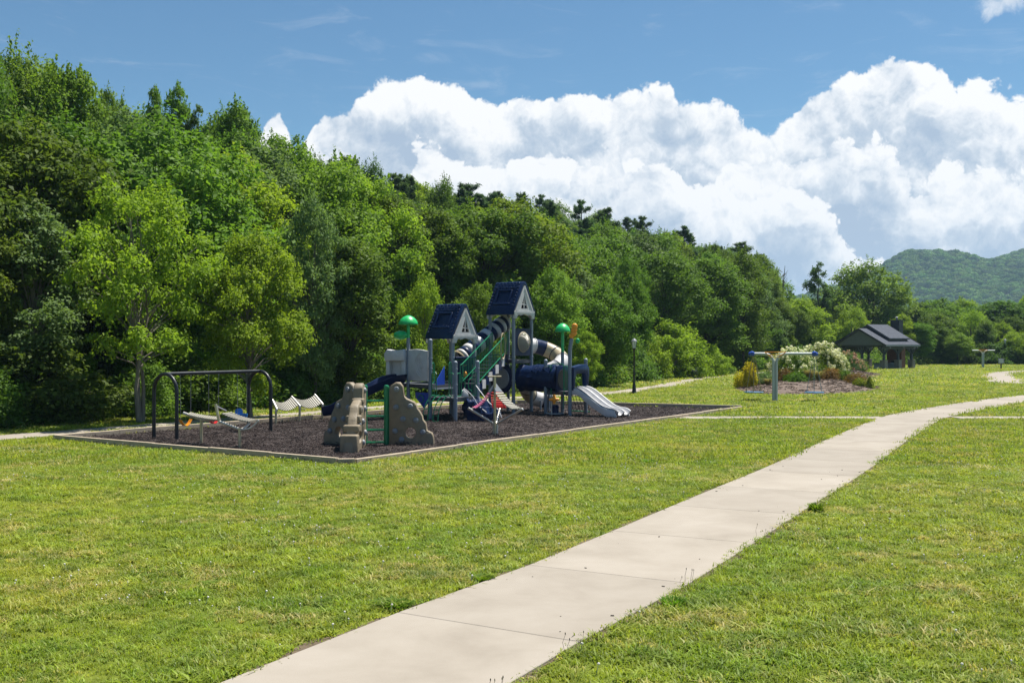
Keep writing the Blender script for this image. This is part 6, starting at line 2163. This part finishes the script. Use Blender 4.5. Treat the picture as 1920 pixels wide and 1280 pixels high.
# ------------------------------------------------------------------ flower bed
bx_, by_ = [p.x for p in BED], [p.y for p in BED]
bg = np.linspace(0, 1, 60)
BX, BY = np.meshgrid(np.linspace(min(bx_) - 1, max(bx_) + 1, 90), np.linspace(min(by_) - 1, max(by_) + 1, 70), indexing='ij')
ins = inside(BX, BY, BED)
BD = dist_line(BX, BY, BED + BED[:1])
BZ = np.where(ins, np.minimum(.60, .05 + BD * .16) + (fnoise(BX, BY, .8, 51) - .5) * .07, -.05 - np.minimum(BD, .5))


def bed_z(x, y):
    i_ = np.array([x]); j_ = np.array([y])
    if not bool(inside(i_, j_, BED)[0]):
        return 0.0
    return float(min(.60, .05 + dist_line(i_, j_, BED + BED[:1])[0] * .16))


o_ = bpy.data.objects.new('mulch_bed', np_mesh('mulch_bed', np.stack([BX, BY, BZ], -1).reshape(-1, 3), grid_faces(90, 70), M['bark_mulch'], smooth=True))
COL.objects.link(o_); tag(o_, kind='structure')
bmx, bmy = rng0.uniform(min(bx_), max(bx_), 5000), rng0.uniform(min(by_), max(by_), 5000)
kk = inside(bmx, bmy, BED)
bmx, bmy = bmx[kk], bmy[kk]
bmz = np.minimum(.60, .05 + dist_line(bmx, bmy, BED + BED[:1]) * .16) + .01
BCH = []
for s_ in range(3):
    q_ = MB(); rr = random.Random(60 + s_)
    for _ in range(9):
        a = rr.uniform(0, 6.28); d_ = Vector((math.cos(a), math.sin(a), rr.uniform(-.3, .3))).normalized(); s2_, u2_ = frame_from(d_)
        q_.box((rr.uniform(-.2, .2), rr.uniform(-.2, .2), rr.uniform(0, .03)), (rr.uniform(.06, .14), .035, .02), d_, s2_, u2_)
    BCH.append(q_.mesh('mulch_chip', M['bark_chip'], smooth=False))
m_ = len(bmx)
scatter('wood_mulch', np.stack([bmx, bmy, bmz], 1), np.stack([np.zeros(m_), np.zeros(m_), rng0.random(m_) * 6.28], 1), np.repeat(rng0.uniform(.8, 1.5, (m_, 1)), 3, 1), rng0.integers(0, 3, m_), BCH)
FL = {}
FL['gold'] = leaf_material('golden_foliage', (.50, .47, .025), (.80, .72, .05), trans=.5)
FL['hyd'] = leaf_material('hydrangea_leaf', (.06, .125, .014), (.14, .23, .025), trans=.45)
FL['cream'] = leaf_material('cream_blossom', (.60, .62, .42), (.85, .84, .70), trans=.35, spec=.1, hue=.004, val=.06)
FL['rose'] = leaf_material('dusty_rose_blossom', (.34, .19, .15), (.52, .36, .26), trans=.3, spec=.1)
FL['rust'] = leaf_material('rust_red_leaf', (.10, .075, .020), (.26, .13, .045), trans=.4)
FL['tan'] = leaf_material('tan_grass_blade', (.20, .19, .07), (.36, .31, .13), trans=.4)
FL['lime'] = leaf_material('lime_leaf', (.15, .22, .02), (.26, .33, .03), trans=.45)
FL['cone'] = leaf_material('arborvitae', (.016, .045, .014), (.035, .080, .022), trans=.2)


def cluster(seed, w, h, nl, lf, upright=.5, shape='dome'):
    rg = np.random.default_rng(seed)
    t = rg.random(nl)
    a = rg.random(nl) * 6.283
    if shape == 'cone':
        r = (1 - t) ** .8 * (.55 + .45 * rg.random(nl) ** .4) * (1 + .12 * np.sin(5 * a + 7 * t)); z = t
    elif shape == 'grass':
        r = (rg.random(nl) ** .5) * (.25 + .75 * t); z = t * (1 - .35 * r)
    else:
        ph = np.arccos(rg.random(nl) * .98)
        k_ = rg.random(nl) ** .33 * (1 + .16 * np.sin(4 * a + 3 * ph) + .10 * np.sin(9 * a - 5 * ph))
        r = np.sin(ph) * k_; z = np.cos(ph) * k_ * .92 + .06
    P_ = np.stack([np.cos(a) * r * w / 2, np.sin(a) * r * w / 2, z * h], 1)
    N_ = np.stack([np.cos(a) * r, np.sin(a) * r, np.full(nl, upright)], 1) + rg.normal(0, .5, (nl, 3))
    N_ /= np.linalg.norm(N_, axis=1, keepdims=True)
    l = lf * rg.uniform(.6, 1.3, nl)
    return leaves(P_, N_, l, l * (.18 if shape == 'grass' else .62), np.clip(.25 * rg.random(nl) + .55 * t + .2 * rg.random(nl), 0, 1), rg) + (rg,)


def bed_plant(name, label, cat, px, py, w, h, mt_, nl, lf, shape='dome', group=None, blossoms=None, upright=.5, seed=None):
    p = at(px, py)
    z_ = bed_z(p.x, p.y)
    root = thing(name, label, cat, (p.x, p.y, z_ - .02), group)
    sd_ = int(px * 3 + py) if seed is None else seed
    V_, F_, T_, rg = cluster(sd_, w, h, nl, lf, upright, shape)
    if shape == 'grass':
        # arching blades
        V_, F_, T_ = [], [], []
        for i in range(nl):
            a = rg.random() * 6.283; d_ = np.array([math.cos(a), math.sin(a), 0]); s2 = np.array([-d_[1], d_[0], 0]) * lf * .06
            b_ = d_ * rg.random() * .12; hh_ = h * rg.uniform(.6, 1.05); rr_ = w / 2 * rg.uniform(.3, 1.0)
            m_ = b_ + d_ * rr_ * .4 + np.array([0, 0, hh_ * .75]); e = b_ + d_ * rr_ + np.array([0, 0, hh_ * rg.uniform(.7, 1.0)])
            k_ = len(V_)
            V_ += [b_ - s2, b_ + s2, m_ + s2, m_ - s2, e + s2 * .2, e - s2 * .2]
            F_ += [(k_, k_ + 1, k_ + 2, k_ + 3), (k_ + 3, k_ + 2, k_ + 4, k_ + 5)]
            T_ += [rg.random()] * 6
        V_, F_, T_ = np.array(V_), np.array(F_), np.array(T_)
    ob = bpy.data.objects.new('foliage', np_mesh('foliage', V_, F_, FL.get(mt_) or L[mt_], T_))
    COL.objects.link(ob); ob.parent = root
    st_ = MB()
    for i in range(7):
        a = i * .9; d_ = V((math.cos(a), math.sin(a), 0))
        st_.tube([d_ * .04 * w, d_ * .12 * w + UP * h * .35, d_ * .22 * w + UP * h * .7], [.02, .014, .006], 4, caps=False)
    so = bpy.data.objects.new('stem', st_.mesh('stem', M['dark_bark'])); COL.objects.link(so); so.parent = root
    if blossoms:
        bm_t, nb_, br = blossoms
        vs_, fs_, ts_, n0_ = [], [], [], 0
        for i in range(nb_):
            a = rg.random() * 6.283; ph = math.acos(rg.random() ** .75)
            c_ = np.array([math.cos(a) * math.sin(ph) * w / 2, math.sin(a) * math.sin(ph) * w / 2, math.cos(ph) * h * .96 + .05]) * rg.uniform(.93, 1.07)
            m_ = 34
            D = rg.normal(size=(m_, 3)); D /= np.linalg.norm(D, axis=1, keepdims=True)
            R_ = br * rg.uniform(.7, 1.25)
            P_ = c_ + D * R_ * np.array([1, 1, 1.15])
            v2, f2, t2 = leaves(P_, D, np.full(m_, R_ * .75), np.full(m_, R_ * .7), np.clip(.5 + .4 * D[:, 2] + .2 * rg.random(m_), 0, 1), rg)
            vs_.append(v2); fs_.append(f2 + n0_); ts_.append(t2); n0_ += len(v2)
        bo = bpy.data.objects.new('blossoms', np_mesh('blossoms', np.concatenate(vs_), np.concatenate(fs_), FL[bm_t], np.concatenate(ts_)))
        COL.objects.link(bo); bo.parent = root
        bo['kind'] = 'stuff'
    return root


GH = 'cream hydrangea bushes in the bed'
bed_plant('golden_conifer', 'upright golden yellow conifer at the left end of the flower bed', 'shrub', 1405, 731, 1.05, 1.75, 'gold', 5200, .11, 'dome', upright=.35)
bed_plant('golden_conifer', 'lower spreading golden conifer touching the taller one at the bed corner', 'shrub', 1389, 729, 1.05, 1.15, 'gold', 3200, .10, 'dome', upright=.3)
bed_plant('hydrangea_bush', 'large cream hydrangea directly right of the nearer tee post', 'shrub', 1488, 726, 3.5, 2.45, 'hyd', 7500, .15, group=GH, blossoms=('cream', 190, .125))
bed_plant('hydrangea_bush', 'tallest cream hydrangea in the middle of the flower bed', 'shrub', 1545, 718, 3.5, 2.75, 'hyd', 7500, .15, group=GH, blossoms=('cream', 200, .125))
bed_plant('hydrangea_bush', 'cream hydrangea half hidden behind the nearer tee post', 'shrub', 1464, 719, 2.4, 1.9, 'hyd', 4200, .15, group=GH, blossoms=('cream', 80, .115))
bed_plant('hydrangea_bush', 'cream hydrangea at the back between the two biggest hydrangeas', 'shrub', 1519, 717, 3.2, 2.45, 'hyd', 5000, .15, group=GH, blossoms=('cream', 120, .12))
bed_plant('hydrangea_bush', 'smaller cream hydrangea next to the dusty rose bushes', 'shrub', 1570, 711, 2.2, 1.9, 'hyd', 4200, .15, group=GH, blossoms=('cream', 90, .115))
GR = 'dusty rose flowering bushes'
bed_plant('rose_bush', 'taller dusty rose flowering bush at the back of the bed', 'shrub', 1589, 704, 2.5, 1.95, 'grey', 3600, .14, group=GR, blossoms=('rose', 95, .10))
bed_plant('rose_bush', 'broad low dusty rose flowering bush near the pavilion end of the bed', 'shrub', 1600, 702, 2.7, 1.35, 'grey', 3400, .14, group=GR, blossoms=('rose', 85, .10))
bed_plant('rose_bush', 'rounded dusty rose bush at the far right end of the bed', 'shrub', 1578, 701.5, 2.4, 1.25, 'grey', 3000, .14, group=GR, blossoms=('rose', 60, .10))
bed_plant('lime_shrub', 'lime green shrub beside the dusty rose bushes', 'shrub', 1612, 700.8, 1.9, 1.25, 'lime', 2600, .13)
GB = 'rust red barberry bushes'
bed_plant('barberry', 'rust red barberry at the foot of the hydrangea beside the tee post', 'shrub', 1472, 729, 1.35, .95, 'rust', 2600, .10, group=GB)
bed_plant('barberry', 'rust red barberry in the middle front of the flower bed', 'shrub', 1556, 726, 1.4, .85, 'rust', 3000, .10, group=GB)
bed_plant('barberry', 'small rust red barberry close behind the middle one', 'shrub', 1567, 723, 1.1, .85, 'rust', 2000, .10, group=GB)
bed_plant('barberry', 'wide rust red barberry at the right front of the bed', 'shrub', 1604, 727, 1.7, .80, 'rust', 3200, .10, group=GB)
bed_plant('green_shrub', 'dark green low shrub under the large hydrangea', 'shrub', 1492, 731, 1.7, .65, 'hyd', 2600, .12)
bed_plant('green_shrub', 'low green shrub between the middle and right barberries', 'shrub', 1612, 730, .95, .62, 'lime', 1500, .10)
bed_plant('green_shrub', 'small upright green plant at the right tip of the bed', 'shrub', 1631, 730.5, .8, .85, 'lime', 1300, .10, 'cone', upright=.4)
bed_plant('green_shrub', 'grey green low shrub left of the nearer tee post', 'shrub', 1432, 729, 1.7, .95, 'grey', 3000, .11)
bed_plant('grass_clump', 'tan ornamental grass left of the middle barberry', 'plant', 1517, 730, 1.15, .95, 'tan', 420, .22, 'grass', group='ornamental grass clumps')
bed_plant('grass_clump', 'tan ornamental grass in front of the middle barberry', 'plant', 1535, 729, 1.2, .85, 'tan', 420, .22, 'grass', group='ornamental grass clumps')
bed_plant('grass_clump', 'bright green grass clump under the left disc swing', 'plant', 1412, 731, .9, .55, 'lime', 360, .22, 'grass', group='ornamental grass clumps')
bed_plant('grass_clump', 'straggling grass clump right under the left disc swing ropes', 'plant', 1440, 733, 1.0, .6, 'tan', 300, .22, 'grass', group='ornamental grass clumps')
bed_plant('green_shrub', 'leafy green shrub between the nearer tee post and the tan grasses', 'shrub', 1505, 729, 1.7, .95, 'hyd', 2800, .12)
bed_plant('green_shrub', 'rounded green shrub just left of the wide right hand barberry', 'shrub', 1583, 724, 1.5, .85, 'hyd', 2600, .12)
bed_plant('green_shrub', 'fresh green shrub behind the small front barberries', 'shrub', 1536, 723, 1.8, 1.1, 'hyd', 3000, .12)
for px, w_, h_, lab in ((1463, 1.5, 3.6, 'dark arborvitae cone behind the nearer tee post'), (1521, 1.5, 3.6, 'dark arborvitae cone behind the blue right hand hub')):
    bed_plant('arborvitae', lab, 'shrub', px, 704, w_ * .95, h_, 'cone', 5200, .17, 'cone', group='dark arborvitae cones', upright=.2)

# weeds by the walk
def weed(name, label, px, py, w, h, n_, seed, mt_='blade', width=.014):
    p = at(px, py)
    root = thing(name, label, 'weed', (p.x, p.y, 0), 'weeds beside the walk')
    rg = np.random.default_rng(seed)
    V_, F_, T_ = [], [], []
    for i in range(n_):
        a = rg.random() * 6.283; d_ = np.array([math.cos(a), math.sin(a), 0]); s2 = np.array([-d_[1], d_[0], 0]) * width * .5
        b_ = d_ * rg.random() ** .5 * w * .4; hh_ = h * rg.uniform(.4, 1.0); rr_ = w * .5 * rg.uniform(.1, .6)
        m_ = b_ + d_ * rr_ * .4 + np.array([0, 0, hh_ * .7]); e = b_ + d_ * rr_ + np.array([0, 0, hh_])
        k_ = len(V_)
        V_ += [b_ - s2, b_ + s2, m_ + s2 * 1.4, m_ - s2 * 1.4, e + s2 * .15, e - s2 * .15]
        F_ += [(k_, k_ + 1, k_ + 2, k_ + 3), (k_ + 3, k_ + 2, k_ + 4, k_ + 5)]
        T_ += [rg.random() * .3] * 6
    o2 = bpy.data.objects.new('blades', np_mesh('blades', np.array(V_), np.array(F_), M[mt_] if mt_ in M else FL[mt_], np.array(T_)))
    COL.objects.link(o2); o2.parent = root
    o2['kind'] = 'stuff'
    return root


M['weed'] = leaf_material('lush_weed', (.11, .20, .018), (.21, .32, .03), trans=.45)
for px, py, w_, h_, n_, lab in ((415, 1098, .62, .07, 300, 'dark green clover patch in the lawn at lower left'), (735, 1136, .60, .08, 260, 'lush green weed patch at the left edge of the walk'), (1530, 958, .36, .17, 200, 'tall grass tuft leaning over the right edge of the walk'),
                                (1262, 1135, .36, .12, 110, 'spiky grass tuft at the right edge of the walk'), (905, 1088, .34, .09, 150, 'small weed patch at the left edge of the walk near a joint'),
                                (1215, 868, .5, .12, 200, 'dark weed patch in the lawn left of the walk')):
    weed('weed_patch', lab, px, py, w_, h_, n_, int(px), 'weed', .022)
rs_ = random.Random(9)
for px, py, lab in ((918, 1300, 'single dry seed stalk at the bottom of the photo beside the walk'), (1287, 1098, 'pair of dry seed stalks rising from the right edge of the walk'), (1075, 1222, 'brown clover stalks at the right edge of the walk'), (1430, 1010, 'thin seed stalks at the right edge farther along the walk')):
    p = at(px, py)
    root = thing('weed_stalk', lab, 'weed', (p.x, p.y, 0), 'seed stalks beside the walk')
    for i in range(4):
        dx_, dy_ = rs_.uniform(-.12, .12), rs_.uniform(-.12, .12); h_ = rs_.uniform(.12, .26)
        q_ = MB().tube([p + V((dx_, dy_, 0)), p + V((dx_ * 1.3, dy_ * 1.3, h_ * .6)), p + V((dx_ * 1.2 + .02, dy_ * 1.4, h_))], .0024, 4)
        q_.ball(p + V((dx_ * 1.2 + .02, dy_ * 1.4, h_ + .015)), (.006, .006, .016), 6, 5)
        q_.build('stalk', M['timber'] if i % 2 else M['dark_bark'], root)

BIT = MB().box((0, 0, .004), (.03, .016, .006)).mesh('litter_bit', M['dark_bark'], smooth=False)
lx, ly = [], []
rl_ = random.Random(21)
for i in range(70):
    k_ = rl_.randrange(8, len(main_line) - 20)
    p, q = main_line[k_], main_line[k_ + 1]
    d_ = (q - p).normalized(); t_ = rl_.choice((-1, 1)) * W_MAIN * rl_.random() ** .4 * .97
    c_ = p.lerp(q, rl_.random()) + V((-d_.y, d_.x, 0)) * t_
    lx.append(c_.x); ly.append(c_.y)
m_ = len(lx)
scatter('path_litter', np.stack([lx, ly, np.full(m_, .036)], 1), np.stack([np.zeros(m_), np.zeros(m_), rng0.random(m_) * 6.28], 1), np.repeat(rng0.uniform(.4, 1.5, (m_, 1)), 3, 1), np.zeros(m_), [BIT])
# ------------------------------------------------------------------ the air: a closed box of thin haze round the whole scene
hz = bpy.data.materials.new('thin_haze')
hz.use_nodes = True
hz.node_tree.nodes.clear()
k = NT(hz.node_tree)
pv = k.n('ShaderNodeVolumePrincipled', {'Color': (.52, .76, 1.0), 'Density': HAZE, 'Anisotropy': .25})
ho = k.n('ShaderNodeOutputMaterial')
hz.node_tree.links.new(pv.outputs[0], ho.inputs['Volume'])
hb = MB().box((0, 4600, 109), (25000, 24000, 240 - 18))
tag(hb.build('haze', hz, smooth=False), kind='stuff')
